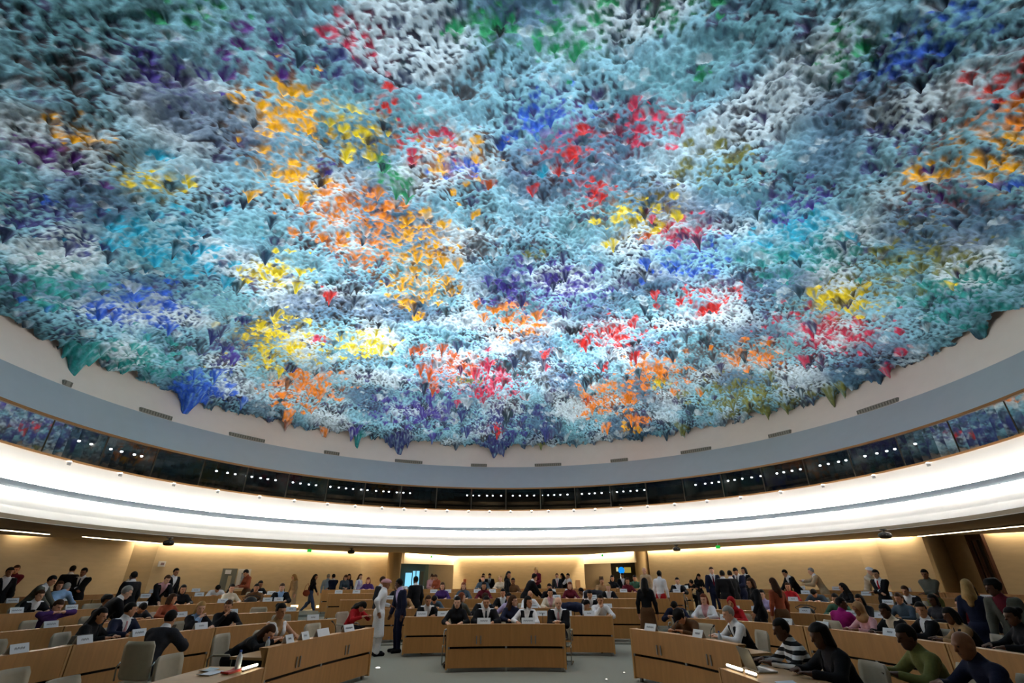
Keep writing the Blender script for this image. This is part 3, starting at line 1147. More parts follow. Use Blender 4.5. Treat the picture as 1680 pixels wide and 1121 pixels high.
def arc_len(s, t0, t1):
    l, _ = ring_line(s, t0, t1, 30)
    return sum(np.linalg.norm(b - a) for a, b in zip(l[:-1], l[1:]))


def block(s, t0, t1, unit, name, gname):
    """one row of a bank, split in desk units counted from the aisle end t0"""
    L = arc_len(s, t0, t1)
    n = max(1, round(L / unit))
    # split at equal lengths
    cuts = [t0]
    ts = [t0 + (t1 - t0) * i / 200 for i in range(201)]
    acc, cum = 0, [0]
    for a, b in zip(ts[:-1], ts[1:]):
        acc += np.linalg.norm(ring_pt(s, b) - ring_pt(s, a))
        cum.append(acc)
    for k in range(1, n):
        cuts.append(float(np.interp(acc * k / n, cum, ts)))
    cuts.append(t1)
    for k in range(n):
        g = 0.004 / max(3, s)
        sg = 1 if t1 > t0 else -1
        line, norms = ring_line(s, cuts[k] + sg * g, cuts[k + 1] - sg * g)
        x = (line[0] + line[-1]) / 2
        if n == 1:
            lab = 'oak conference desk, the only one in the %s row of the %s' % (ROWNAME[s], name)
        else:
            lab = 'oak desk, %s from the %s in the %s row of the %s' % (ORD[k], 'aisle' if 'bank' in name else 'left end', ROWNAME[s], name)
        make_desk(line, norms, TIER[s], lab, gname, reflection_bars=False)
        DESKS.append((line, norms, TIER[s], s, name, k))


D = math.radians
# front centre desk, slightly hollow towards the open floor
line = [np.array((-1.27 + 2.54 * i / 10, 11.78 + 0.10 * (1 - ((i - 5) / 5) ** 2))) for i in range(11)]
norms = [np.array((0.04 * (i - 5) / 5, 1.0)) for i in range(11)]
norms = [n / np.linalg.norm(n) for n in norms]
make_desk(line, norms, 0, 'oak two-seat desk standing alone on the floor in the middle, nearest the viewer', 'oak conference desks', True)
DESKS.append((line, norms, 0.0, 1, 'centre', 0))


def spline_line(pts, n=14):
    pts = [np.array(p, float) for p in pts]
    P = [2 * pts[0] - pts[1]] + pts + [2 * pts[-1] - pts[-2]]
    out = []
    for i in range(1, len(P) - 2):
        for k in range(n):
            t = k / n
            p0, p1, p2, p3 = P[i - 1], P[i], P[i + 1], P[i + 2]
            out.append(0.5 * (2 * p1 + (p2 - p0) * t + (2 * p0 - 5 * p1 + 4 * p2 - p3) * t * t + (3 * p1 - p0 - 3 * p2 + p3) * t ** 3))
    out.append(pts[-1])
    nr = []
    for i in range(len(out)):
        d = out[min(i + 1, len(out) - 1)] - out[max(i - 1, 0)]
        n_ = np.array([-d[1], d[0]]) / np.linalg.norm(d)
        nr.append(n_)
    return out, nr


def flip_out(line, norms):
    return line, [n if n[0] * (1 if p[0] > 0 else -1) + 0.3 * n[1] > 0 else -n for p, n in zip(line, norms)]


LA1 = flip_out(*spline_line([(-2.70, 11.25), (-3.18, 9.9), (-3.55, 8.35)], 7))
LB1 = flip_out(*spline_line([(-3.02, 7.15), (-3.12, 5.9), (-3.0, 4.2)], 7))
RA1 = flip_out(*spline_line([(2.45, 10.85), (3.08, 9.75), (3.55, 8.45)], 7))
RB1 = flip_out(*spline_line([(2.62, 6.95), (2.72, 5.7), (2.55, 4.2)], 7))
for (line, norms), lab, nm in ((LA1, 'long curved oak desk at the left end of the open floor', 'left arm'), (LB1, 'oak desk cut off by the bottom edge, lower left, with papers and a red folder', 'left near'),
                               (RA1, 'long curved oak desk at the right end of the open floor', 'right arm'), (RB1, 'oak desk cut off by the bottom edge, lower right, with an open laptop', 'right near')):
    make_desk(line, norms, 0, lab, 'oak conference desks', 'arm' in nm, 'arm' in nm, 'near' in nm)
    DESKS.append((line, norms, 0.0, 1, nm, 0))

G = 'oak conference desks'
# centre bank
block(2, ring_at_px(2, 665), ring_at_px(2, 1004), 2.6, 'centre block', G)
block(3, ring_at_px(3, 584), ring_at_px(3, 1062), 2.4, 'centre block', G)
block(4, ring_at_px(4, 558), ring_at_px(4, 1098), 2.6, 'centre block', G)
block(5, ring_at_px(5, 537), ring_at_px(5, 1122), 2.8, 'centre block', G)
block(6, ring_at_px(6, 526), ring_at_px(6, 1136), 3.0, 'centre block', G)
# side banks, counted from the aisle
for s, pl, pr in ((2, 556, 1118), (3, 494, 1150), (4, 468, 1180), (5, 455, 1235), (6, 440, 1245)):
    block(s, ring_at_px(s, pl), D(-82 if s == 2 else -72 + s), 2.6, 'left bank', G)
    block(s, ring_at_px(s, pr), D(84 if s == 2 else 74 - s), 2.6, 'right bank', G)

# ------------------------------------------------------------------ chairs
chair0 = thing('conference_chair', '', 'chair')


def curved_back(w, h, z, y, d, tilt):
    m = MB()
    n = 8
    vs = []
    for j, (zz, k) in enumerate(((0, .9), (0.05, 1), (h - 0.06, 1), (h, .86))):
        for side in (0, 1):
            for i in range(n + 1):
                u = (i / n - 0.5) * 2
                x = u * w / 2 * k
                yy = y - tilt * zz + 0.05 * u * u - (d if side else 0) * (0.6 if j in (0, 3) else 1)
                vs.append((x, yy, z + zz))
    r = 2 * (n + 1)
    fs = []
    for j in range(3):
        for i in range(n):
            a = j * r + i
            fs.append((a, a + 1, a + r + 1, a + r))
            b = j * r + n + 1 + i
            fs.append((b + 1, b, b + r, b + r + 1))
        fs.append((j * r, j * r + r, j * r + r + n + 1, j * r + n + 1))
        fs.append((j * r + n, j * r + n + n + 1, j * r + r + n + n + 1, j * r + r + n))
    for i in range(n):
        fs.append((i, i + n + 1, i + n + 2, i + 1))
        a = 3 * r + i
        fs.append((a, a + 1, a + n + 2, a + n + 1))
    return m.add(vs, fs)


MB().bbox((0, 0.04, 0.372), (0.48, 0.46, 0.055), 0.02).build('seat', CHAIRF, chair0)
curved_back(0.47, 0.50, 0.43, -0.225, 0.035, 0.12).build('backrest', CHAIRF, chair0, True)
for sx in (-1, 1):
    x = sx * 0.268
    MB().tube([(x, 0.24, 0.385), (x, 0.27, 0.34), (x, 0.28, 0.06), (x, 0.25, 0.02), (x, -0.22, 0.02)], 0.012, 8).build('leg', CHROME, chair0, True)
    af = MB().tube([(x, -0.22, 0.42), (x, -0.25, 0.60), (x, -0.20, 0.645), (x, 0.12, 0.645), (x, 0.16, 0.62), (x, 0.17, 0.40)], 0.011, 8).build('arm_frame', CHROME, chair0, True)
    MB().bbox((x, -0.03, 0.662), (0.045, 0.27, 0.022), 0.008).build('armrest', CHAIRF, af)
MB().tube([(-0.268, -0.20, 0.02), (0.268, -0.20, 0.02)], 0.011, 8).build('rear_bar', CHROME, chair0, True)
chair_used = [False]
CHAIRS = []


def place_chair(x, y, z, head, label):
    """head: plan vector the sitter faces"""
    o = chair0 if not chair_used[0] else copy_tree(chair0)
    chair_used[0] = True
    o.location = (x, y, z)
    o.rotation_euler = (0, 0, math.atan2(-head[0], head[1]))
    o['label'] = label
    o['group'] = 'beige conference chairs'
    CHAIRS.append((x, y))
    return o
# ------------------------------------------------------------------ people: figures grown from a posed skeleton
def sdf_mesh(prims, h, k, cut=None, off=0.0, kcls=None):
    """smooth union of tapered capsules and ellipsoids, meshed as one closed surface"""
    lo = np.array([1e9] * 3)
    hi = -lo
    boxes = []
    for p in prims:
        if p[0] == 'c':
            a, b = np.array(p[1]), np.array(p[2])
            r = max(p[3], p[4]) + off
            l, u = np.minimum(a, b) - r, np.maximum(a, b) + r
        else:
            r = max(p[2]) + off
            l, u = np.array(p[1]) - r, np.array(p[1]) + r
        boxes.append((l - k - 2 * h, u + k + 2 * h))
        lo, hi = np.minimum(lo, l), np.maximum(hi, u)
    lo = lo - 3 * h
    n = np.ceil((hi + 3 * h - lo) / h).astype(int) + 1
    F = np.ones(n) * 0.5
    ax = [lo[i] + h * np.arange(n[i]) for i in range(3)]
    for p, (l, u) in zip(prims, boxes):
        i0 = np.maximum(0, np.floor((l - lo) / h).astype(int))
        i1 = np.minimum(n, np.ceil((u - lo) / h).astype(int) + 1)
        sl = tuple(slice(i0[i], i1[i]) for i in range(3))
        X, Y_, Z = np.meshgrid(ax[0][sl[0]], ax[1][sl[1]], ax[2][sl[2]], indexing='ij')
        if p[0] == 'c':
            a, b = np.array(p[1], float), np.array(p[2], float)
            d = b - a
            dd = max(1e-9, d @ d)
            t = np.clip(((X - a[0]) * d[0] + (Y_ - a[1]) * d[1] + (Z - a[2]) * d[2]) / dd, 0, 1)
            v = np.sqrt((X - a[0] - t * d[0]) ** 2 + (Y_ - a[1] - t * d[1]) ** 2 + (Z - a[2] - t * d[2]) ** 2) - (p[3] + (p[4] - p[3]) * t) - off
        else:
            R = np.array(p[3])
            q = np.stack([X - p[1][0], Y_ - p[1][1], Z - p[1][2]], -1) @ R
            rad = np.array(p[2]) + off
            k0 = np.sqrt(((q / rad) ** 2).sum(-1))
            k1 = np.sqrt(((q / rad ** 2) ** 2).sum(-1))
            v = k0 * (k0 - 1) / np.maximum(k1, 1e-6)
        kk = p[5] if p[0] == 'c' and len(p) > 5 else (p[4] if p[0] == 'e' and len(p) > 4 else k)
        c = F[sl]
        hh = np.maximum(kk - np.abs(c - v), 0) / kk
        F[sl] = np.minimum(c, v) - hh * hh * kk * 0.25
    if cut is not None:
        X, Y_, Z = np.meshgrid(*ax, indexing='ij')
        F = np.maximum(F, cut(X, Y_, Z))
    S = F < 0
    n = F.shape
    cs = np.zeros((n[0] - 1, n[1] - 1, n[2] - 1), np.int8)
    for dx in (0, 1):
        for dy in (0, 1):
            for dz in (0, 1):
                cs += S[dx:n[0] - 1 + dx, dy:n[1] - 1 + dy, dz:n[2] - 1 + dz]
    act = (cs > 0) & (cs < 8)
    idx = -np.ones(act.shape, int)
    idx[act] = np.arange(act.sum())
    C = np.argwhere(act)
    acc = np.zeros((len(C), 3))
    cnt = np.zeros(len(C))
    for axis in range(3):
        for u in (0, 1):
            for w in (0, 1):
                o = [0, 0, 0]
                o[(axis + 1) % 3] = u
                o[(axis + 2) % 3] = w
                A = C + np.array(o)
                e = np.zeros(3, int)
                e[axis] = 1
                B = A + e
                fa, fb = F[A[:, 0], A[:, 1], A[:, 2]], F[B[:, 0], B[:, 1], B[:, 2]]
                m = (fa < 0) != (fb < 0)
                t = np.where(m, fa / np.where(m, fa - fb, 1), 0)
                P = A + e * t[:, None]
                acc[m] += P[m]
                cnt[m] += 1
    V = lo + h * acc / np.maximum(cnt, 1)[:, None]
    quads = []
    for axis in range(3):
        b_, c_ = (axis + 1) % 3, (axis + 2) % 3
        s0 = [slice(1, None)] * 3
        s0[axis] = slice(0, -1)
        s1 = [slice(1, None)] * 3
        s1[axis] = slice(1, None)
        ch = S[tuple(s0)] != S[tuple(s1)]
        E = np.argwhere(ch)
        off_ = np.array([1, 1, 1])
        off_[axis] = 0
        E = E + off_
        E = E[(E[:, b_] < act.shape[b_]) & (E[:, c_] < act.shape[c_])]
        ins = S[E[:, 0], E[:, 1], E[:, 2]]
        db = np.zeros(3, int)
        db[b_] = 1
        dc = np.zeros(3, int)
        dc[c_] = 1
        q = [E - db - dc, E - dc, E, E - db]
        q = np.stack([idx[x[:, 0], x[:, 1], x[:, 2]] for x in q], 1)
        q[~ins] = q[~ins][:, ::-1]
        quads.append(q[(q >= 0).all(1)])
    return V, np.concatenate(quads)


def to_mesh(name, V, Q, nmat=1, mi=None):
    me = bpy.data.meshes.new(name)
    me.vertices.add(len(V))
    me.vertices.foreach_set('co', V.ravel().astype(np.float32))
    me.loops.add(len(Q) * 4)
    me.loops.foreach_set('vertex_index', Q.ravel().astype(np.int32))
    me.polygons.add(len(Q))
    me.polygons.foreach_set('loop_start', np.arange(0, len(Q) * 4, 4, dtype=np.int32))
    me.polygons.foreach_set('use_smooth', np.ones(len(Q), bool))
    for _ in range(nmat):
        me.materials.append(None)
    if mi is not None:
        me.polygons.foreach_set('material_index', mi.astype(np.int32))
    me.update()
    return me


def Rx(a):
    a = math.radians(a)
    return np.array([[1, 0, 0], [0, math.cos(a), math.sin(a)], [0, -math.sin(a), math.cos(a)]])


def Rz(a):
    a = math.radians(a)
    return np.array([[math.cos(a), -math.sin(a), 0], [math.sin(a), math.cos(a), 0], [0, 0, 1]])


def V3(*a):
    return np.array(a, float)


# wrist targets are given from the mid-shoulder point in the body's own frame: x to the figure's right, y ahead, z up
POSES = {
    # name: sitting, lean, hunch, twist, head yaw, head pitch, right wrist, left wrist, extra
    'stand': (0, 2, 3, 0, 0, 4, (.25, .04, -.54), (-.25, .04, -.54)),
    'standturn': (0, 3, 4, 8, 45, 6, (.25, .10, -.52), (-.24, .02, -.54)),
    'folded': (0, 0, 4, 0, 0, 8, (-.10, .22, -.30), (.10, .24, -.27)),
    'hold': (0, 4, 6, 0, 0, 28, (.08, .30, -.26), (-.08, .30, -.28)),
    'phone': (0, 2, 6, 0, -25, 10, (.13, .13, .06), (-.24, .06, -.53)),
    'hip': (0, 4, 2, -10, -10, 4, (.34, -.06, -.40), (-.33, .20, -.30)),
    'reach': (0, 12, 4, 0, 0, 10, (.26, .44, -.22), (-.26, .06, -.52)),
    'lean': (0, 26, 8, 0, 0, 8, (.20, .34, -.44), (-.20, .34, -.44)),
    'bend': (0, 52, 12, 0, 0, -14, (.18, .42, -.24), (-.18, .40, -.26)),
    'deepbend': (0, 76, 18, 0, 0, 0, (.16, .34, -.42), (-.16, .30, -.44)),
    'gesture': (0, 16, 6, 0, 0, 6, (.12, .48, -.10), (-.20, .38, -.22)),
    'walk': (0, 5, 2, 0, 0, 4, (.25, -.14, -.50), (-.25, .20, -.48)),
    'sit': (1, 2, 4, 0, 0, 4, (.17, .40, -.39), (-.17, .40, -.39)),
    'sitturn': (1, 4, 5, 12, 55, 2, (.15, .40, -.40), (-.20, .38, -.40)),
    'sitturnl': (1, 4, 5, -12, -55, 2, (.20, .38, -.40), (-.15, .40, -.40)),
    'sitlean': (1, 18, 8, 0, 0, 2, (.15, .36, -.33), (-.15, .36, -.33)),
    'chin': (1, 16, 8, 0, 18, 2, (.05, .19, .02), (-.16, .38, -.34)),
    'clasp': (1, 8, 6, 0, -12, 4, (.025, .33, -.16), (-.025, .33, -.18)),
    'headdown': (1, 24, 14, 0, 0, 42, (.15, .34, -.30), (-.15, .34, -.30)),
    'handshead': (1, 10, 10, 0, 0, 14, (.13, .18, .08), (-.13, .18, .08)),
    'sitlow': (1, 46, 16, 0, 0, 10, (.14, .36, -.30), (-.14, .36, -.30)),
}
PCACHE = {}


def skeleton(pose, fem):
    key = (pose, fem)
    if key in PCACHE:
        return PCACHE[key]
    sit, lean, hunch, twist, hy, hp, wr, wl = POSES[pose]
    J = {'sit': sit}
    pel = V3(0, 0, 0.565) if sit else V3(0, -0.12 * math.sin(math.radians(lean)), 0.93)
    R1, R2 = Rx(lean), Rx(lean + hunch) @ Rz(0)
    up1, up2 = R1 @ V3(0, 0, 1), R2 @ V3(0, 0, 1)
    waist = pel + up1 * 0.17
    chest = waist + up2 * 0.17
    neck = waist + up2 * 0.335
    sw = 0.158 if fem else 0.182
    T = R2 @ Rz(twist)
    sh = {}
    for s, n in ((1, 'r'), (-1, 'l')):
        sh[n] = neck + T @ V3(s * sw, 0, -0.05)
    HR = Rx(lean * 0.35 + hunch * 0.5) @ Rz(twist) @ Rz(-hy) @ Rx(hp)
    head = neck + (up2 * 0.055 + HR @ V3(0, 0.03, 0.115))
    J.update(pel=pel, waist=waist, chest=chest, neck=neck, head=head, HR=HR, R1=R1, R2=R2, T=T, sh=sh, sw=sw)
    mid = (sh['r'] + sh['l']) / 2
    arms = {}
    for n, w, s in (('r', wr, 1), ('l', wl, -1)):
        W = mid + Rz(twist) @ V3(*w)
        if sit and pose != 'handshead' and not (pose == 'chin' and n == 'r'):
            W[2] = max(W[2], 0.84)
        S_ = sh[n]
        d = W - S_
        L = np.linalg.norm(d)
        l1, l2 = 0.275, 0.25
        if L > (l1 + l2) * 0.985:
            W = S_ + d / L * (l1 + l2) * 0.985
            d = W - S_
            L = np.linalg.norm(d)
        a = (l1 * l1 - l2 * l2 + L * L) / (2 * L)
        hgt = math.sqrt(max(0, l1 * l1 - a * a))
        pole = V3(s * 0.60, -0.60, -0.28) if sit else V3(s * 0.5, -0.5, -0.75)
        u = d / L
        pole = pole - u * (pole @ u)
        pole /= np.linalg.norm(pole)
        arms[n] = (S_, S_ + u * a + pole * hgt, W)
    J['arms'] = arms
    legs = {}
    for n, s in (('r', 1), ('l', -1)):
        hip = pel + V3(s * 0.088, 0, -0.03)
        if sit:
            hip = pel + V3(s * 0.09, 0.02, -0.02)
            knee = V3(s * 0.105, 0.44, 0.535)
            ank = V3(s * 0.12, 0.40 + 0.03 * s, 0.095)
        elif pose == 'walk':
            knee = V3(s * 0.09, 0.16 if s > 0 else -0.04, 0.50)
            ank = V3(s * 0.08, 0.30 if s > 0 else -0.36, 0.09 if s > 0 else 0.15)
        else:
            knee = V3(s * 0.098, 0.03, 0.50)
            ank = V3(s * 0.11, 0.0, 0.09)
        toe = ank + V3(s * 0.02, 0.165, -0.05 if pose != 'walk' or s > 0 else -0.08)
        toe[2] = max(toe[2], 0.035)
        legs[n] = (hip, knee, ank, toe)
    J['legs'] = legs
    PCACHE[key] = J
    return J


def torso_prims(J, fem):
    s = 0.93 if fem else 1.0
    a = [('e', J['pel'] + V3(0, -0.01, 0), (0.158 if fem else 0.15, .115, .13), J['R1']),
         ('e', J['waist'], (.128 * s, .095 * s, .15), J['R2']),
         ('e', J['chest'] + J['R2'] @ V3(0, 0.0, 0.02), (.162 * s, .108 * s, .17), J['T']),
         ('c', J['sh']['r'] - J['T'] @ V3(.05, 0, .0), J['sh']['l'] + J['T'] @ V3(.05, 0, .0), .066 * s, .066 * s)]
    if fem:
        for x in (-.065, .065):
            a.append(('e', J['chest'] + J['T'] @ V3(x, .085, .02), (.058, .05, .058), J['T']))
    return a


def arm_prims(J, fem, to_hand=True, frac=1.0):
    s = 0.88 if fem else 1.0
    a = []
    for n in 'rl':
        S_, E_, W = J['arms'][n]
        a.append(('c', S_, E_, .056 * s, .043 * s))
        a.append(('c', E_, E_ + (W - E_) * frac, .043 * s, (.043 + (.029 - .043) * frac) * s))
    return a


def leg_prims(J, fem, frac=1.0):
    a = []
    for n in 'rl':
        hip, knee, ank, toe = J['legs'][n]
        a.append(('c', hip, knee, .088, .060))
        a.append(('c', knee, knee + (ank - knee) * frac, .058, .058 + (.040 - .058) * frac))
        if frac >= 1:
            mid = knee + (ank - knee) * .3 + V3(0, -.015, 0)
            a.append(('e', mid, (.054, .058, .11), np.eye(3)))
    return a


def foot_prims(J):
    a = []
    for n in 'rl':
        hip, knee, ank, toe = J['legs'][n]
        heel = V3(ank[0], ank[1] - .03, max(.04, ank[2] - .05))
        a.append(('c', heel, toe, .040, .032))
        a.append(('c', ank, heel, .040, .038))
    return a


def hand_prims(J):
    a = []
    for n, s in (('r', 1), ('l', -1)):
        S_, E_, W = J['arms'][n]
        f = (W - E_) / np.linalg.norm(W - E_)
        if J['sit'] and W[2] < .95 and f[2] < 0:
            f = f * V3(1, 1, .1)
            f = f / np.linalg.norm(f)
        nrm = np.cross(f, V3(0, 0, 1))
        if np.linalg.norm(nrm) < .2:
            nrm = V3(0, 1, 0)
        lat = nrm / np.linalg.norm(nrm)
        if abs(f[2]) > .8:
            lat = V3(0, 1, 0)
        lat = lat - f * (lat @ f)
        lat /= np.linalg.norm(lat)
        pn = np.cross(lat, f)
        if pn[2] > 0:
            pn = -pn
        R = np.stack([lat, f, pn], 1)
        a.append(('c', W - f * .02, W + f * .03, .026, .024))
        a.append(('e', W + f * .055, (.040, .050, .017), R, .02))
        inward = -1 if (lat @ V3(s, 0, 0)) > 0 else 1
        for i, ln in enumerate((.066, .076, .071, .056)):
            b = W + f * .092 + lat * inward * (.030 - .020 * i) * 1.0
            m = b + f * ln * .5 + pn * .008
            e = b + f * ln * .92 + pn * .028
            a.append(('c', b, m, .0095, .0085, .006))
            a.append(('c', m, e, .0085, .0075, .006))
        b = W + f * .03 + lat * inward * .034
        m = b + f * .035 + lat * inward * .022 + pn * .012
        a.append(('c', b, m, .013, .011, .012))
        a.append(('c', m, m + f * .032 + lat * inward * .006 + pn * .008, .011, .009, .008))
    return a


def head_prims(J):
    H, R = J['head'], J['HR']

    def P(x, y, z):
        return H + R @ V3(x, y, z)
    return [('c', J['neck'] + V3(0, 0, -.03), P(0, -.012, -.05), .056, .051), ('e', P(0, -.005, .025), (.076, .095, .098), R), ('e', P(0, .025, -.055), (.056, .064, .062), R),
            ('e', P(0, .055, -.092), (.026, .024, .02), R), ('c', P(0, .088, .012), P(0, .107, -.026), .009, .014, .012), ('c', P(-.034, .080, .028), P(.034, .080, .028), .012, .012, .02),
            ('c', P(-.02, .081, -.056), P(.02, .081, -.056), .010, .010, .01), ('e', P(.076, -.005, -.008), (.012, .022, .032), R, .01), ('e', P(-.076, -.005, -.008), (.012, .022, .032), R, .01)]


MCACHE = {}


def garment(pose, fem, kind):
    key = (pose, fem, kind)
    if key in MCACHE:
        return MCACHE[key]
    J = skeleton(pose, fem)
    hc, R = J['head'], J['HR']
    T, ch = J['T'], J['chest']

    def frame(X, Y_, Z):
        q = np.stack([X - ch[0], Y_ - ch[1], Z - ch[2]], -1) @ T
        return q[..., 0], q[..., 1], q[..., 2]

    def collar(depth=0.155):
        return lambda X, Y_, Z: frame(X, Y_, Z)[2] - depth

    if kind == 'body':
        pr = torso_prims(J, fem) + arm_prims(J, fem) + leg_prims(J, fem) + foot_prims(J) + head_prims(J) + hand_prims(J)
        V, Q = sdf_mesh(pr, .0115, .035)
        c = V[Q].mean(1)
        q = (c - hc) @ R
        mi = np.zeros(len(Q), int)
        for sx in (-1, 1):
            e = np.hypot((q[:, 0] - sx * .032) / .012, (q[:, 2] - .006) / .0065)
            mi[(e < 1) & (q[:, 1] > .05)] = 1
        e = np.hypot(q[:, 0] / .027, (q[:, 2] + .057) / .010)
        mi[(e < 1) & (q[:, 1] > .06)] = 2
        m = to_mesh('body', V, Q, 3, mi)
    elif kind in ('top', 'shirt', 'sleeveless'):
        pr = torso_prims(J, fem)
        if kind != 'sleeveless':
            pr += arm_prims(J, fem, True, .93)
        pr.append(('c', J['neck'] + V3(0, 0, -.06), J['neck'] + (hc - J['neck']) * .28, .058, .058))
        cut = None
        V, Q = sdf_mesh(pr, .017, .04, lambda X, Y_, Z: -(Z - (J['pel'][2] - .13 - (0 if J['sit'] else .0))) if J['sit'] else -(Z - .78), .014)
        m = to_mesh('top', V, Q)
    elif kind == 'jacket':
        pr = torso_prims(J, fem) + arm_prims(J, fem, True, .90)
        if not J['sit']:
            pr.append(('e', J['pel'] + J['R1'] @ V3(0, -.005, -.08), (.165, .125, .12), J['R1']))
        pr.append(('c', J['neck'] + T @ V3(.05, -.02, -.03), J['neck'] + T @ V3(-.05, -.02, -.03), .045, .045))

        def vcut(X, Y_, Z):
            u, w, v = frame(X, Y_, Z)
            wedge = np.abs(u) - (.004 + np.clip(v + .13, 0, 1) * .30)
            wedge = np.maximum(wedge, -(w - .015))
            return np.maximum(-wedge, v - .19)
        V, Q = sdf_mesh(pr, .016, .04, vcut, .026)
        m = to_mesh('jacket', V, Q)
    elif kind == 'tie':
        pr = torso_prims(J, fem) + [('c', J['neck'] + V3(0, 0, -.06), J['neck'] + (hc - J['neck']) * .28, .058, .058)]

        def tcut(X, Y_, Z):
            u, w, v = frame(X, Y_, Z)
            s = np.abs(u) - (.018 + np.clip(.15 - v, 0, 1) * .07)
            s = np.maximum(s, -(w - .03))
            return np.maximum(np.maximum(s, v - .165), -(v + .20))
        V, Q = sdf_mesh(pr, .011, .04, tcut, .024)
        m = to_mesh('tie', V, Q)
    elif kind == 'vest':
        pr = torso_prims(J, fem)

        def wcut(X, Y_, Z):
            u, w, v = frame(X, Y_, Z)
            wedge = np.maximum(np.abs(u) - (.006 + np.clip(v + .10, 0, 1) * .26), -(w - .015))
            return np.maximum(np.maximum(-wedge, v - .17), np.abs(u) - .17)
        V, Q = sdf_mesh(pr, .015, .04, wcut, .027)
        m = to_mesh('vest', V, Q)
    elif kind == 'trousers':
        pr = [torso_prims(J, fem)[0]] + leg_prims(J, fem)
        V, Q = sdf_mesh(pr, .017, .03, None, .014)
        m = to_mesh('trousers', V, Q)
    elif kind == 'baggy':
        pr = [torso_prims(J, fem)[0]] + leg_prims(J, fem)
        V, Q = sdf_mesh(pr, .018, .03, None, .034)
        m = to_mesh('trousers', V, Q)
    elif kind in ('skirt', 'robe', 'longskirt'):
        pr = [torso_prims(J, fem)[0]]
        if kind == 'robe':
            pr += torso_prims(J, fem)[1:] + arm_prims(J, fem, True, .95) + [('c', J['neck'] + V3(0, 0, -.06), J['neck'] + (hc - J['neck']) * .28, .058, .058)]
        legs = J['legs']
        if J['sit']:
            for n in 'rl':
                hip, knee, ank, toe = legs[n]
                pr += [('c', hip, knee, .10, .075), ('c', knee, knee + (ank - knee) * .4, .075, .07)]
            pr.append(('c', (legs['r'][0] + legs['l'][0]) / 2, (legs['r'][1] + legs['l'][1]) / 2, .09, .07))
        else:
            base = J['pel'] + V3(0, 0, -.02)
            zl = .45 if kind != 'longskirt' else .16
            for dx in (-.07, .07):
                pr.append(('c', base + V3(dx * .8, 0, 0), V3(dx * 1.5, base[1] * .4, zl), .105, .13 if kind != 'longskirt' else .16))

        def hcut(X, Y_, Z):
            return -(Z - (.40 if kind != 'longskirt' else .12)) if not J['sit'] else -(Z - .1)
        V, Q = sdf_mesh(pr, .018, .06, hcut, .016)
        m = to_mesh(kind, V, Q)
    elif kind == 'shoes':
        V, Q = sdf_mesh(foot_prims(J), .014, .03, lambda X, Y_, Z: Z - .13, .010)
        m = to_mesh('shoes', V, Q)
    MCACHE[key] = m
    return m


def hair_mesh(style):
    key = ('hair', style)
    if key in MCACHE:
        return MCACHE[key]
    I = np.eye(3)
    pr = [('e', (0, -.012, .034), (.083, .098, .100), I)]
    if style in ('long', 'longside'):
        pr += [('c', (0, -.075, 0), (0, -.105, -.17), .062, .075), ('c', (.055, -.045, -.02), (.075, -.075, -.20), .035, .045), ('c', (-.055, -.045, -.02), (-.075, -.075, -.20), .035, .045),
               ('c', (0, -.105, -.17), (0, -.125, -.30), .075, .045)]
    if style == 'bob':
        pr += [('c', (.062, -.03, .0), (.07, -.035, -.10), .033, .033), ('c', (-.062, -.03, 0), (-.07, -.035, -.10), .033, .033), ('c', (0, -.07, 0), (0, -.075, -.10), .055, .05)]
    if style == 'bun':
        pr += [('e', (0, -.115, .075), (.045, .045, .042), I)]
    if style == 'curly':
        pr = [('e', (0, -.02, .045), (.098, .112, .108), I)] + [('e', (.075 * math.cos(a) * math.cos(b), -.02 + .09 * math.sin(a) * math.cos(b), .05 + .085 * math.sin(b)), (.035, .035, .035), I) for a in np.arange(0, 6.2, .8) for b in (.1, .8)]
    if style == 'braids':
        pr = [('e', (0, -.015, .04), (.086, .102, .102), I)]
        for a in np.arange(-2.2, 2.3, .37):
            x, y = .078 * math.sin(a), -.012 - .095 * math.cos(a)
            pr.append(('c', (x * .9, y * .9, .07), (x * 1.12, y * 1.12, -.07 - .05 * math.cos(a)), .022, .016))
    if style == 'scarf':
        pr = [('e', (0, -.012, .03), (.092, .108, .112), I), ('c', (0, -.03, -.05), (0, -.02, -.15), .078, .10), ('c', (.06, .0, -.16), (-.06, 0, -.16), .07, .07)]
    if style == 'cap':
        pr = [('e', (0, -.008, .055), (.086, .103, .078), I), ('c', (0, -.09, .04), (0, .08, .06), .05, .05)]

    def fcut(X, Y_, Z):
        z0 = {'cap': .035}.get(style, .058)
        front = np.minimum(Y_ - (.018 if style not in ('scarf', 'cap') else .045), .9)
        face = np.maximum(-front, Z - z0)          # inside when Y>.018 and Z<z0
        face = np.minimum(front, z0 - Z)
        if style == 'scarf':
            face = np.minimum(.9, (.062 - np.sqrt((X / 1.0) ** 2 + ((Z + .01) / 1.35) ** 2)))
            face = np.minimum(face, Y_ - .03)
        low = -.9
        if style in ('short', 'bun', 'curly', 'cap'):
            low = (-.045 if style != 'cap' else .03) - Z
            return np.maximum(face, low)
        return face
    V, Q = sdf_mesh(pr, .0105, .03, fcut, .004)
    m = to_mesh('hair', V, Q)
    MCACHE[key] = m
    return m


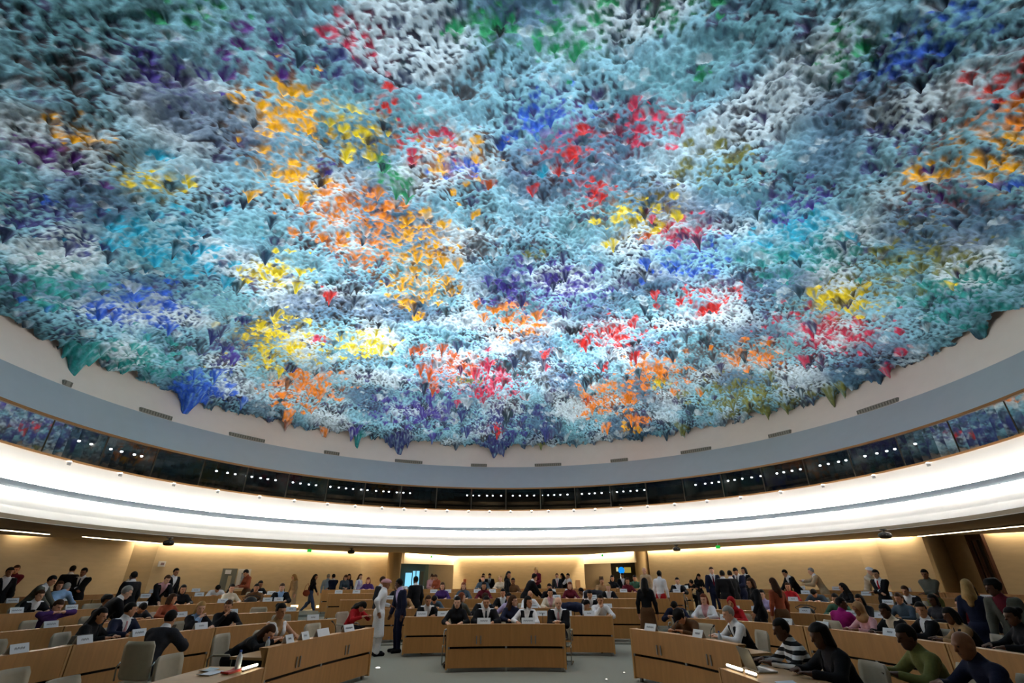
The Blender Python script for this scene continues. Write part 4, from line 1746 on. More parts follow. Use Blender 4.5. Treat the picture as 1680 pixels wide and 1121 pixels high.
SKINS = dict(l=(222, 172, 144), m=(196, 142, 108), b=(140, 92, 64), d=(84, 54, 40))
CL = dict(black=(20, 20, 24), navy=(26, 30, 52), charcoal=(46, 46, 52), grey=(112, 112, 114), white=(232, 230, 232), cream=(222, 206, 182), blue=(150, 182, 220), purple=(70, 44, 104), magenta=(150, 26, 108),
          red=(170, 30, 36), rust=(146, 72, 48), brown=(96, 66, 42), olive=(112, 112, 62), pink=(214, 160, 164), beige=(188, 164, 132), green=(60, 96, 76), teal=(50, 110, 112), denim=(60, 78, 110), lavender=(186, 172, 212),
          darkred=(96, 26, 40), tan=(170, 132, 92), dusk=(88, 88, 80), slate=(70, 84, 96))
HAIRC = dict(black=(18, 15, 14), brown=(60, 38, 24), blonde=(176, 138, 86), grey=(150, 146, 140), white=(214, 212, 208), auburn=(110, 56, 34))


def striped():
    if 'cloth striped' in MATS:
        return MATS['cloth striped']
    m = mat('cloth striped', CL['white'], .85, spec=.15)
    nt = m.node_tree
    tc = nt.nodes.new('ShaderNodeTexCoord')
    w = nt.nodes.new('ShaderNodeTexWave')
    w.bands_direction = 'Z'
    w.inputs['Scale'].default_value = 3.6
    w.inputs['Distortion'].default_value = 2.0
    r = nt.nodes.new('ShaderNodeValToRGB')
    r.color_ramp.interpolation = 'CONSTANT'
    r.color_ramp.elements[0].color = (.012, .012, .014, 1)
    r.color_ramp.elements[1].color = (*lin(CL['white']), 1)
    r.color_ramp.elements[1].position = .5
    nt.links.new(tc.outputs['Object'], w.inputs['Vector'])
    nt.links.new(w.outputs['Fac'], r.inputs['Fac'])
    nt.links.new(r.outputs['Color'], nt.nodes['Principled BSDF'].inputs['Base Color'])
    return m


def cloth(n):
    if n == 'striped':
        return striped()
    return mat('cloth ' + n, CL[n], 0.85, noise=0.08, scale=40, bump=0.15, spec=0.15)


def skin(n):
    return mat('skin ' + n, SKINS[n], 0.5, noise=0.05, scale=30, spec=0.3)


EYE_M = mat('eyes', (30, 22, 18), 0.3)


def part(parent, mesh, name, mats, M=None):
    o = bpy.data.objects.new(name, mesh)
    COL.objects.link(o)
    o.parent = parent
    for i, m in enumerate(mats):
        o.material_slots[i].link = 'OBJECT'
        o.material_slots[i].material = m
    if M is not None:
        o.matrix_local = M
    return o


def person(label, loc, head, pose, outfit, cols, hair, hc, sk, fem, scale=1.0, group=None):
    t = thing('person', label, 'person', loc, math.atan2(-head[0], head[1]), group)
    t.scale = (scale, scale, scale)
    J = skeleton(pose, fem)
    part(t, garment(pose, fem, 'body'), 'body', [skin(sk), EYE_M, mat('lips ' + sk, tuple(int(v * .8) for v in SKINS[sk]), .5)])
    c = list(cols)
    sho = cloth('black') if outfit != 'sport' else cloth('white')
    if outfit in ('suit', 'tie'):
        sh_ = part(t, garment(pose, fem, 'shirt'), 'shirt', [cloth(c[1])])
        part(t, garment(pose, fem, 'jacket'), 'jacket', [cloth(c[0])])
        if outfit == 'tie':
            part(sh_, garment(pose, fem, 'tie'), 'tie', [cloth(c[2])])
        part(t, garment(pose, fem, 'trousers'), 'trousers', [cloth(c[0])])
    elif outfit in ('top', 'sport'):
        part(t, garment(pose, fem, 'top'), 'top', [cloth(c[0])])
        part(t, garment(pose, fem, 'trousers'), 'trousers', [cloth(c[1])])
    elif outfit == 'vest':
        part(t, garment(pose, fem, 'top'), 'top', [cloth(c[0])])
        part(t, garment(pose, fem, 'vest'), 'vest', [cloth(c[1])])
        part(t, garment(pose, fem, 'trousers'), 'trousers', [cloth(c[2])])
    elif outfit == 'bare':
        part(t, garment(pose, fem, 'sleeveless'), 'top', [cloth(c[0])])
        part(t, garment(pose, fem, 'vest'), 'vest', [cloth(c[1])])
        part(t, garment(pose, fem, 'trousers'), 'trousers', [cloth(c[2])])
    elif outfit in ('skirt', 'longskirt'):
        part(t, garment(pose, fem, 'top'), 'top', [cloth(c[0])])
        part(t, garment(pose, fem, outfit), 'skirt', [cloth(c[1])])
    elif outfit == 'robe':
        part(t, garment(pose, fem, 'robe'), 'robe', [cloth(c[0])])
        part(t, garment(pose, fem, 'baggy'), 'trousers', [cloth(c[1])])
        if len(c) > 2:
            part(t, garment(pose, fem, 'vest'), 'vest', [cloth(c[2])])
    part(t, garment(pose, fem, 'shoes'), 'shoes', [sho])
    if hair != 'bald':
        M = Matrix.Identity(4)
        for i in range(3):
            for j in range(3):
                M[i][j] = J['HR'][i][j]
            M[i][3] = J['head'][i]
        nm = 'hair' if hair not in ('scarf', 'cap') else ('headscarf' if hair == 'scarf' else 'cap')
        part(t, hair_mesh(hair), nm, [mat('hair ' + hc, HAIRC[hc], .7, noise=.15, scale=60, stretch=(1, 1, .2), spec=.12) if hair not in ('scarf', 'cap') else cloth(hc)], M)
    return t


HEADTOP = {}


def head_top(pose, fem):
    J = skeleton(pose, fem)
    return J['head'][2] + 0.125


def cam_dir(x, y, f):
    """plan vector at (x, y): 0 looks at the viewer, positive turns to the photo's right"""
    d = np.array([-x, -y]) / math.hypot(x, y)
    r = np.array([-d[1], d[0]])        # photo right for someone looking away from the camera
    r = np.array([y, -x]) / math.hypot(x, y)
    a = math.radians(f)
    return d * math.cos(a) + r * math.sin(a)


BANK = {}
for l, n_, z_, s_, nm_, k_ in DESKS:
    if s_ >= 2:
        q0 = project((*l[0], z_ + 1.0))[0]
        q1 = project((*l[-1], z_ + 1.0))[0]
        BANK.setdefault(s_, []).append((min(q0, q1), max(q0, q1)))


def has_desk(s, px):
    return any(a - 4 <= px <= b + 4 for a, b in BANK.get(s, [])) or (px < 30 or px > 1650)


SEAT = 1.07
PEOPLE_POS = []


QUEUE = []


def put_person(*a):
    QUEUE.append(a)


OBST = []
for l_, n_, z_, s_, nm_, k_ in DESKS:
    for f_ in np.linspace(0, 1, 14):
        p_, q_ = along(l_, n_, f_)
        for o_ in (0.03, 0.33, 0.60):
            OBST.append(p_ + q_ * o_)
OBST = np.array(OBST)
LINES = {'F': (DESKS[0][0], DESKS[0][1]), 'LA': LA1, 'LB': LB1, 'RA': RA1, 'RB': RB1}
SITTERS, STANDERS = [], []


def gap(p, pts):
    return 9.0 if not len(pts) else float(np.min(np.hypot(*(np.array(pts) - p).T)))


def turn(nrm, f):
    a = math.radians(f)
    return np.array([nrm[0] * math.cos(a) - nrm[1] * math.sin(a), nrm[0] * math.sin(a) + nrm[1] * math.cos(a)])


def settle(label, loc, pose, f, outfit, cols, hair, hc, sk, fem):
    sit = POSES[pose][0]
    kind = loc[0]
    far = SEAT + (0.22 if abs(f) > 60 else 0) + (0.10 if pose in ('sitlow', 'headdown') else 0)
    if kind == 'S':                 # seated in the row whose sitters' heads come to this height
        px, py = loc[1:3]
        best = None
        for s in ((2, 3, 4, 5, 6) if len(loc) < 4 else (loc[3],)):
            if len(loc) < 4 and not has_desk(s, px):
                continue
            th = ring_at_px(s, px, SEAT)
            p = ring_pt(s, th) + ring_nrm(s, th) * SEAT
            q = project((p[0], p[1], TIER[s] + head_top(pose, fem)))
            if best is None or abs(q[1] - py) < best[0]:
                best = (abs(q[1] - py), s, th)
        _, s, th0 = best
        best = None
        for d in np.arange(-1.4, 1.41, 0.05):
            th = th0 + d / np.linalg.norm(ring_pt(s, th0) - np.array([0, CY]))
            p = ring_pt(s, th) + ring_nrm(s, th) * far
            c = abs(d) + 12 * max(0, 0.73 + (0.15 if abs(f) > 35 else 0) - gap(p, SITTERS))
            if best is None or c < best[0]:
                best = (c, p, -ring_nrm(s, th))
        _, p, nrm = best
        z = TIER[s]
        head = turn(nrm, f)
    elif kind == 'L':               # seated behind one of the front desks
        line, norms = LINES[loc[1]]
        best = None
        for u in np.linspace(-0.05, 1.05, 111):
            q, n = along(line, norms, min(1, max(0, u)))
            p = q + n * (far if len(loc) < 4 else loc[3])
            c = abs(project((p[0], p[1], 1.25))[0] - loc[2]) + 400 * max(0, 0.68 - gap(p, SITTERS))
            if best is None or c < best[0]:
                best = (c, p, -n)
        _, p, nrm = best
        z = 0.0
        head = turn(nrm, f)
    else:
        px, dist = loc[1:3]
        best = None
        for d in (np.arange(-4.2, 4.21, 0.12) if len(loc) < 4 else [0.0]):
            p = at_dist(px, 950, dist + d)[:2]
            c = 0.3 * abs(d) + 8 * max(0, 0.34 - gap(p, OBST)) + 8 * max(0, 0.74 - gap(p, SITTERS)) + 8 * max(0, 0.62 - gap(p, STANDERS))
            for s in (3, 4, 5, 6):                      # keep the feet off a terrace edge
                dd = abs(ring_of(p[0], p[1]) - (s - STEP))
                c += 3 * max(0, 0.12 - dd)
            if pose in ('bend', 'deepbend', 'reach', 'gesture'):
                q = p + cam_dir(p[0], p[1], f) * 0.5
                c += 4 * max(0, 0.36 - gap(q, SITTERS)) + 4 * max(0, 0.36 - gap(q, STANDERS)) + (4 * max(0, 0.3 - gap(q, OBST)) if pose == 'deepbend' else 0)
            if best is None or c < best[0]:
                best = (c, p)
        p = best[1]
        z = floor_z(p[0], p[1])
        head = cam_dir(p[0], p[1], f)
    x, y = float(p[0]), float(p[1])
    person(label, (x, y, z), head, pose, outfit, cols, hair, hc, sk, fem)
    (SITTERS if sit else STANDERS).append((x, y))
    PEOPLE_POS.append((x, y, z, label, pose))
    if sit:
        place_chair(x, y, z, head, chair_label(label))


def chair_label(l):
    w = l.split()
    return ' '.join((['beige', 'chair', 'under', 'the'] + w)[:16])
P = put_person
# --- left of the photo, back to front
P('person in black at the far left edge, standing by the wall', ('D', 9, 21.5), 'stand', 20, 'suit', ('black', 'white'), 'short', 'black', 'm', 0)
P('person in dark red behind the far left edge figure', ('D', 21, 22.6), 'folded', -10, 'top', ('darkred', 'black'), 'short', 'brown', 'm', 0)
P('person in a dusky green suit leaning forward, far left wall', ('D', 62, 20.6), 'lean', 70, 'suit', ('dusk', 'white'), 'short', 'black', 'm', 0)
P('person in a pale blue shirt bending over a desk, far left', ('D', 98, 18.9), 'bend', 150, 'top', ('blue', 'charcoal'), 'short', 'grey', 'l', 0)
P('person standing in black just behind the bending blue shirt', ('D', 112, 22.3), 'stand', 160, 'suit', ('black', 'white'), 'short', 'black', 'm', 0)
P('person in a black suit with folded arms by the left wall', ('D', 136, 22.6), 'folded', -30, 'tie', ('black', 'white', 'navy'), 'short', 'black', 'b', 0)
P('person seated low between the bent figures at far left', ('S', 84, 952), 'sit', 0, 'top', ('brown', 'black'), 'bob', 'brown', 'l', 1)
P('large person in a dark suit leaning over the third left row', ('D', 186, 15.3), 'lean', 100, 'suit', ('black', 'white'), 'short', 'grey', 'l', 0)
P('person in black talking at the left niche, pale scarf', ('D', 207, 20.5), 'hold', 80, 'suit', ('black', 'cream'), 'short', 'black', 'm', 0)
P('person in a black suit seen from behind at the left niche', ('D', 221, 19.6), 'stand', -140, 'suit', ('black', 'white'), 'short', 'black', 'd', 0)
P('person in a dark suit with a pink shirt by the left wall', ('D', 265, 20.6), 'lean', 30, 'suit', ('black', 'pink'), 'short', 'brown', 'l', 0)
P('person in black close behind the pink shirt at the left wall', ('D', 283, 22.6), 'stand', 40, 'suit', ('black', 'white'), 'short', 'black', 'm', 0)
P('person seated in a black suit leaning left, far left rows', ('S', 44, 964), 'sitlean', 5, 'suit', ('black', 'white'), 'short', 'brown', 'l', 0)
P('person in a purple top with both hands at the head', ('S', 75, 997, 3), 'handshead', 10, 'top', ('purple', 'black'), 'short', 'brown', 'l', 1)
P('person with long dark hair and black jacket seated, left rows', ('S', 134, 990, 2), 'sitlean', 20, 'suit', ('black', 'black'), 'long', 'black', 'm', 1)
P('person in black seated behind the navy suit, left rows', ('S', 166, 978), 'sit', 10, 'top', ('black', 'black'), 'curly', 'black', 'b', 1)
P('person in a navy suit with a pink tie turned to the right', ('S', 194, 985, 2), 'sitturnl', 15, 'tie', ('navy', 'white', 'pink'), 'short', 'black', 'm', 0)
P('person in grey seated head down behind the navy suit', ('S', 217, 982), 'headdown', 0, 'top', ('charcoal', 'black'), 'short', 'black', 'm', 0)
P('person with a dusty pink scarf turned to a neighbour, left rows', ('S', 268, 968), 'sitturnl', 20, 'top', ('rust', 'brown'), 'bob', 'brown', 'm', 1)
P('person in a black jacket facing forward, tall in the left rows', ('S', 293, 962), 'sit', 0, 'suit', ('black', 'black'), 'bob', 'black', 'm', 1)
P('person in a dark suit sitting sideways with legs in the gangway', ('L', 'LA', 262, 2.1), 'sitlean', 100, 'suit', ('charcoal', 'white'), 'short', 'black', 'm', 0)
P('fair-haired person in a dark jacket resting on the second left row', ('S', 316, 990), 'chin', 0, 'suit', ('black', 'blue'), 'bob', 'blonde', 'l', 1)
P('dark-haired person with hand at face beside the fair-haired one', ('S', 357, 992), 'chin', -20, 'top', ('black', 'black'), 'short', 'brown', 'm', 0)
P('person in a white shirt reading in the back left row', ('S', 351, 958), 'headdown', 0, 'top', ('white', 'black'), 'short', 'black', 'm', 0)
P('person with long black hair seated left of the noticeboard', ('S', 374, 955), 'sit', 10, 'top', ('cream', 'black'), 'long', 'black', 'l', 1)
P('person in brown seated below the noticeboard', ('S', 398, 957), 'sit', -10, 'top', ('brown', 'brown'), 'short', 'black', 'm', 0)
P('person in a rust wrap standing by the white poster', ('D', 408, 22.8), 'hold', -60, 'longskirt', ('rust', 'brown'), 'short', 'black', 'm', 1)
P('person with long brown hair and black jacket leaning over papers, near left', ('L', 'LA', 396, 1.3), 'sitlow', 10, 'suit', ('black', 'black'), 'long', 'brown', 'l', 1)
P('person with bare arms and a white-lapelled vest facing forward, near left', ('L', 'LA', 453), 'sit', -15, 'bare', ('tan', 'white', 'black'), 'bun', 'black', 'm', 1)
P('person in a dark suit and blue shirt seated, back left row', ('S', 444, 957), 'sit', 0, 'suit', ('black', 'blue'), 'short', 'brown', 'l', 0)
P('small dark head low behind the back left row', ('S', 418, 956), 'sitlean', 20, 'top', ('black', 'black'), 'short', 'black', 'b', 0)
P('person in a long beige coat standing with a dark bag', ('D', 485, 27.5), 'standturn', -60, 'longskirt', ('beige', 'beige'), 'long', 'blonde', 'l', 1)
P('person in jeans walking along the wall with a rust bag', ('D', 514, 27.8), 'walk', 80, 'top', ('black', 'denim'), 'long', 'black', 'm', 1)
P('person in a pale blue shirt seen from behind, left of centre', ('D', 538, 28.6), 'stand', 170, 'top', ('blue', 'charcoal'), 'short', 'grey', 'l', 0)
P('person in a dark jacket beside the pale blue shirt', ('D', 548, 27.6), 'folded', -150, 'suit', ('navy', 'white'), 'short', 'black', 'm', 0)
P('person in dark lilac standing, left of the tall pillar', ('D', 566, 27.5), 'hold', 10, 'top', ('slate', 'black'), 'bob', 'brown', 'l', 1)
P('person in navy close behind the dark lilac one', ('D', 573, 28.4), 'stand', -20, 'top', ('navy', 'black'), 'bob', 'black', 'm', 1)
P('person with a long white scarf standing left of the pillar', ('D', 589, 27.0), 'stand', 50, 'vest', ('white', 'lavender', 'grey'), 'long', 'brown', 'l', 1)
P('person in purple seated at the left end of the centre block', ('S', 603, 955, 6), 'sitlean', 0, 'top', ('purple', 'black'), 'bob', 'auburn', 'l', 1)
P('tall person in a dark suit behind the white robe', ('D', 625, 17.6), 'stand', 60, 'tie', ('charcoal', 'white', 'grey'), 'short', 'brown', 'm', 0)
P('person in a white robe, dark vest and cap, hand on hip', ('D', 629, 14.5), 'hip', 100, 'robe', ('white', 'white'), 'cap', 'pink', 'b', 0)
P('person in a dark suit with lavender shirt standing by the front desks', ('D', 661, 14.95, 1), 'standturn', -70, 'suit', ('navy', 'lavender'), 'short', 'black', 'd', 0)
P('person in black whose head shows behind the lavender shirt', ('D', 684, 17.8), 'stand', -150, 'suit', ('black', 'white'), 'short', 'black', 'd', 0)
P('person in red with long dark hair bent between left desks', ('S', 576, 990, 2), 'headdown', 40, 'top', ('red', 'black'), 'long', 'black', 'm', 1)
# --- centre rows
P('person seated far back left of the lavender shirt, dark top', ('S', 651, 960), 'sit', 0, 'top', ('black', 'black'), 'bob', 'brown', 'm', 1)
P('person in tan seated beside the far dark top', ('S', 661, 962), 'sit', 15, 'top', ('tan', 'black'), 'short', 'auburn', 'l', 0)
P('person in pink and green standing at the left opening', ('D', 707, 27.0), 'hold', 20, 'skirt', ('pink', 'teal'), 'bun', 'brown', 'm', 1)
P('person in rust red looking down at the left opening', ('D', 718, 26.0), 'hold', -40, 'top', ('rust', 'brown'), 'short', 'brown', 'm', 1)
P('brown-haired person in purple seated below the left opening', ('S', 725, 960), 'sit', 0, 'top', ('purple', 'black'), 'bob', 'brown', 'l', 1)
P('fair person seated right of the brown-haired purple one', ('S', 737, 960), 'sit', 0, 'top', ('slate', 'black'), 'long', 'auburn', 'l', 1)
P('person in dark brown seated in the second centre row, left', ('S', 700, 976, 2), 'sitlean', 10, 'suit', ('black', 'white'), 'short', 'brown', 'm', 0)
P('dark-haired person bowed over the second centre row, left', ('S', 714, 982, 3), 'headdown', 0, 'top', ('slate', 'black'), 'short', 'black', 'm', 1)
P('grey-jacketed person with ginger hair seen from behind', ('S', 730, 981, 2), 'sitturn', 150, 'top', ('dusk', 'charcoal'), 'bob', 'auburn', 'l', 1)
P('person with long black hair in black at the front centre desk', ('L', 'F', 752), 'sit', -5, 'top', ('black', 'black'), 'long', 'black', 'l', 1)
P('person with a pale blue tie and dark suit behind the front desk', ('S', 778, 981, 2), 'sitturnl', 20, 'tie', ('black', 'white', 'blue'), 'short', 'brown', 'm', 0)
P('person in a dark suit with a white shirt at the front centre desk', ('L', 'F', 793), 'sit', 0, 'tie', ('black', 'white', 'charcoal'), 'short', 'black', 'm', 0)
P('person in a white shirt turned sideways behind the front desk', ('S', 828, 983, 2), 'sitturnl', -30, 'top', ('lavender', 'black'), 'short', 'black', 'm', 0)
P('person with long brown hair turned away at the front centre desk', ('L', 'F', 838, 1.62), 'sitturnl', 30, 'top', ('navy', 'black'), 'long', 'brown', 'l', 1)
P('person in pale clothes with dark hair in profile, front centre desk', ('L', 'F', 865), 'sitturnl', 5, 'vest', ('white', 'black', 'black'), 'bob', 'black', 'm', 1)
P('bald person in a dark suit with clasped hands, front centre desk', ('L', 'F', 917), 'clasp', -10, 'tie', ('black', 'white', 'pink'), 'bald', 'grey', 'l', 0)
P('person in blue-black bending low behind the front centre desk', ('D', 930, 15.9), 'deepbend', 90, 'suit', ('navy', 'white'), 'short', 'black', 'm', 0)
P('person in a white shirt with hand to face, second row right', ('S', 982, 979, 2), 'chin', 12, 'top', ('white', 'black'), 'short', 'black', 'm', 0)
P('person in black seated left of centre in the third row', ('S', 826, 975, 3), 'sit', -10, 'suit', ('black', 'white'), 'short', 'black', 'm', 0)
P('bald person in a pale shirt in the third centre row', ('S', 857, 974, 3), 'sitlean', 20, 'top', ('white', 'black'), 'bald', 'grey', 'm', 0)
P('person in cream facing forward in the third centre row', ('S', 900, 974, 3), 'sit', 0, 'suit', ('cream', 'pink'), 'bun', 'black', 'm', 1)
P('person in brick red seated far back, left end of the centre wall', ('S', 771, 960), 'sit', 0, 'top', ('darkred', 'black'), 'long', 'black', 'm', 1)
P('left one of two dark suits standing by the centre wall', ('D', 793, 29.0), 'folded', 0, 'suit', ('black', 'blue'), 'short', 'black', 'm', 0)
P('right one of two dark suits standing by the centre wall', ('D', 804, 29.5), 'stand', -20, 'tie', ('black', 'white', 'charcoal'), 'short', 'black', 'm', 0)
P('person in blue seated in front of the two dark suits', ('S', 792, 957, 6), 'sit', 0, 'top', ('slate', 'black'), 'short', 'brown', 'l', 0)
P('fair person seated right of the two dark suits', ('S', 817, 957, 6), 'sit', 0, 'top', ('cream', 'black'), 'bob', 'blonde', 'l', 1)
P('person in black with long hair standing in the centre rows', ('D', 831, 22.2), 'standturn', 80, 'longskirt', ('black', 'black'), 'long', 'black', 'm', 1)
P('person half hidden seated beside the standing long-haired figure', ('S', 842, 960, 5), 'sit', 0, 'top', ('brown', 'black'), 'short', 'black', 'b', 0)
P('large person in a dark suit standing with back turned, centre rows', ('D', 864, 18.0), 'lean', 110, 'suit', ('black', 'white'), 'short', 'black', 'm', 0)
P('fair-haired person in dark red standing in the centre rows', ('D', 881, 24.4), 'hold', -20, 'top', ('darkred', 'black'), 'bob', 'blonde', 'l', 1)
P('person in black seated right of the fair-haired dark red one', ('S', 901, 958), 'sitlean', 0, 'top', ('black', 'black'), 'short', 'black', 'm', 0)
P('person in a suit and pale tie facing forward at the centre wall', ('D', 914, 28.6), 'stand', 0, 'tie', ('charcoal', 'white', 'pink'), 'short', 'brown', 'l', 0)
P('person in black beside the pale tie at the centre wall', ('D', 925, 28.8), 'standturn', -60, 'top', ('black', 'black'), 'long', 'black', 'm', 1)
P('person in a white shirt standing at the right of the centre wall', ('D', 935, 28.2), 'phone', -70, 'top', ('white', 'beige'), 'short', 'black', 'm', 0)
P('person in brick red seated below the standing white shirt', ('S', 931, 959), 'sit', 0, 'top', ('darkred', 'black'), 'bob', 'auburn', 'l', 1)
P('person in charcoal bent right over, below the framed picture', ('D', 975, 21.6), 'deepbend', -100, 'suit', ('charcoal', 'white'), 'short', 'black', 'b', 0)
P('person in black seated under the bent charcoal back', ('S', 967, 967), 'sitlean', 0, 'suit', ('black', 'white'), 'short', 'black', 'm', 0)
P('person with a cream cap or hair seated right of the framed picture', ('S', 1000, 967, 4), 'sitlean', -10, 'suit', ('black', 'white'), 'bob', 'blonde', 'l', 1)
P('person in tan seated left of the cream-haired one', ('S', 988, 958, 5), 'sit', 10, 'top', ('tan', 'black'), 'short', 'brown', 'm', 0)
P('person in black standing under the blue round sign', ('D', 1021, 28.0), 'stand', 10, 'suit', ('black', 'white'), 'short', 'black', 'b', 0)
P('person in black with long hair by the right opening', ('S', 1006, 957, 6), 'sit', 0, 'top', ('black', 'black'), 'long', 'black', 'm', 1)
P('person in brick red seated left of the tall black dress', ('S', 1030, 964, 5), 'sit', 10, 'top', ('darkred', 'black'), 'bob', 'brown', 'm', 1)
P('person in pale green seated beside the right pillar', ('S', 1043, 957, 6), 'sit', 0, 'top', ('green', 'black'), 'short', 'black', 'm', 0)
# --- right half
P('person in a long black dress with long hair, back turned, right aisle', ('D', 1056, 14.8), 'stand', 170, 'longskirt', ('black', 'brown'), 'long', 'black', 'm', 1)
P('bald person standing behind the long black dress', ('D', 1060, 21.8), 'stand', -30, 'top', ('beige', 'grey'), 'bald', 'brown', 'l', 0)
P('person in a white and red tracksuit top, back turned', ('D', 1081, 19.2), 'stand', 150, 'sport', ('white', 'red'), 'short', 'black', 'd', 0)
P('person in black seated right of the tracksuit top', ('S', 1114, 955), 'sit', 0, 'suit', ('black', 'white'), 'short', 'black', 'l', 0)
P('person in black stooping over the far row, right of the tracksuit', ('S', 1130, 960), 'headdown', 20, 'top', ('black', 'black'), 'short', 'black', 'm', 0)
P('person in black holding papers at the right wall', ('D', 1145, 26.5), 'hold', 20, 'top', ('black', 'charcoal'), 'long', 'black', 'm', 1)
P('person in a dark suit facing forward, left of the dark cluster', ('D', 1169, 21.5), 'stand', 10, 'tie', ('navy', 'white', 'darkred'), 'short', 'brown', 'l', 0)
P('broad person in black with back turned in the dark cluster', ('D', 1186, 19.5), 'stand', 175, 'suit', ('black', 'white'), 'short', 'black', 'b', 0)
P('slim person in black in the middle of the dark cluster', ('D', 1200, 20.3), 'standturn', -150, 'suit', ('black', 'white'), 'short', 'black', 'm', 0)
P('tall person in a suit and white shirt holding pale paper', ('D', 1213, 21.0), 'hold', -30, 'tie', ('navy', 'white', 'charcoal'), 'short', 'black', 'm', 0)
P('person in black behind the pale paper holder', ('D', 1226, 22.0), 'stand', -60, 'suit', ('black', 'white'), 'bob', 'black', 'm', 1)
P('person in a black coat over white trim stepping right', ('D', 1236, 16.6), 'walk', -70, 'suit', ('black', 'black'), 'bob', 'brown', 'm', 1)
P('person in white with hair up seated beside the dark cluster', ('S', 1253, 962), 'sit', 0, 'top', ('lavender', 'black'), 'bun', 'black', 'l', 1)
P('person with very long dark hair and a dusty pink top', ('D', 1270, 16.2), 'stand', -140, 'skirt', ('rust', 'brown'), 'long', 'brown', 'm', 1)
P('person in a white jacket facing forward, second right row', ('S', 1158, 986), 'sit', -5, 'suit', ('white', 'pink'), 'bob', 'auburn', 'l', 1)
P('person in navy with head down low left of the brown sweater', ('S', 1110, 1000, 2), 'headdown', 0, 'top', ('navy', 'black'), 'short', 'black', 'm', 0)
P('person in a brown sweater with head down at the right curved desk', ('L', 'RA', 1137), 'headdown', 0, 'top', ('brown', 'charcoal'), 'curly', 'black', 'm', 0)
P('person in a red headscarf and red top in the right rows', ('S', 1204, 990), 'sitlean', 0, 'top', ('red', 'black'), 'scarf', 'red', 'm', 1)
P('balding person in a white sweater and black vest in profile', ('L', 'RA', 1219), 'sitlean', -20, 'vest', ('white', 'black', 'charcoal'), 'short', 'grey', 'l', 0)
P('person in black and white stripes beside the white sweater', ('L', 'RB', 1276, 1.24), 'sitlean', -10, 'top', ('striped', 'black'), 'short', 'black', 'd', 1)
P('person with braided hair in black at the open laptop', ('L', 'RB', 1335, 1.24), 'sitlean', -5, 'suit', ('black', 'charcoal'), 'braids', 'black', 'd', 1)
P('person in a dark suit leaning left at the right wall', ('D', 1303, 23.0), 'lean', -60, 'suit', ('black', 'white'), 'short', 'black', 'm', 0)
P('person in a beige jacket gesturing at the right wall', ('D', 1345, 22.3), 'gesture', -90, 'suit', ('beige', 'white'), 'short', 'grey', 'l', 0)
P('person in red seated below the leaning dark suit', ('S', 1298, 957), 'sit', 0, 'top', ('red', 'black'), 'bob', 'brown', 'm', 1)
P('person in a slate blue top seated below the gesturing figure', ('S', 1343, 970), 'headdown', 0, 'top', ('slate', 'black'), 'short', 'black', 'm', 0)
P('person with dark hair seated alone in the right back row', ('S', 1384, 956), 'sitturn', -40, 'top', ('black', 'black'), 'long', 'black', 'm', 1)
P('person in a white cap and pale shirt at the right pilaster', ('D', 1420, 21.3), 'gesture', 60, 'top', ('cream', 'beige'), 'cap', 'white', 'l', 1)
P('person in a dark suit and red tie at the right pilaster', ('D', 1442, 20.8), 'folded', -30, 'tie', ('black', 'white', 'red'), 'short', 'black', 'm', 0)
P('person in black seated right of the right pilaster', ('S', 1500, 957), 'sitlean', 0, 'suit', ('black', 'white'), 'short', 'brown', 'm', 0)
P('person in olive green standing alone against the right wall', ('D', 1522, 19.6), 'folded', -20, 'top', ('dusk', 'olive'), 'short', 'black', 'b', 0)
P('person with long fair hair in navy, back turned, far right', ('D', 1580, 13.4), 'stand', 165, 'skirt', ('navy', 'navy'), 'long', 'blonde', 'l', 1)
P('person seated beside the long fair hair, far right', ('S', 1608, 960), 'sit', -20, 'top', ('grey', 'black'), 'bob', 'brown', 'm', 1)
P('tall person in a grey green coat with a red collar, far right', ('D', 1632, 12.6), 'standturn', -30, 'suit', ('dusk', 'darkred'), 'curly', 'black', 'd', 0)
P('person in dark green seated behind the magenta top', ('S', 1378, 982, 3), 'sitlean', 10, 'top', ('green', 'black'), 'short', 'black', 'm', 0)
P('person in a magenta top with a pale strap, back turned', ('S', 1365, 990, 2), 'sitturn', 165, 'top', ('magenta', 'black'), 'short', 'black', 'd', 0)
P('person in black with dark hair seated right of the magenta top', ('S', 1412, 984, 3), 'sitlean', -20, 'top', ('black', 'black'), 'bob', 'black', 'm', 1)
P('person in an orange patterned headscarf and pale pink shirt', ('S', 1432, 1006, 2), 'sitlean', -12, 'top', ('pink', 'grey'), 'scarf', 'tan', 'b', 1)
P('person in blue seated at the right rows, below the pilaster', ('S', 1458, 972), 'sit', -8, 'top', ('slate', 'black'), 'short', 'brown', 'm', 0)
P('person with a white headband seated in the right rows', ('S', 1500, 983, 3), 'sit', -10, 'top', ('charcoal', 'black'), 'bob', 'black', 'd', 1)
P('person in black with tan skin seated behind the olive green top', ('S', 1525, 1003, 2), 'sitturnl', -15, 'suit', ('black', 'white'), 'short', 'black', 'm', 0)
P('person with a raised hand seated right of the headband', ('S', 1540, 984, 3), 'chin', -20, 'top', ('darkred', 'black'), 'short', 'black', 'm', 0)
P('person with dark hair and yellow collar in the right rows', ('S', 1585, 992, 2), 'sitlean', -30, 'vest', ('tan', 'black', 'black'), 'bob', 'black', 'd', 1)
P('person in black with dark bun behind the bald head', ('S', 1572, 1008, 2), 'sit', -20, 'top', ('black', 'black'), 'bun', 'black', 'd', 1)
P('person in black over a cream shirt left of the olive top', ('S', 1478, 1018, 2), 'sitlean', -12, 'suit', ('black', 'cream'), 'short', 'black', 'd', 0)
P('person in an olive green top seated close, lower right', ('L', 'RB', 1530, 2.15), 'sitlean', -15, 'top', ('olive', 'black'), 'short', 'black', 'd', 0)
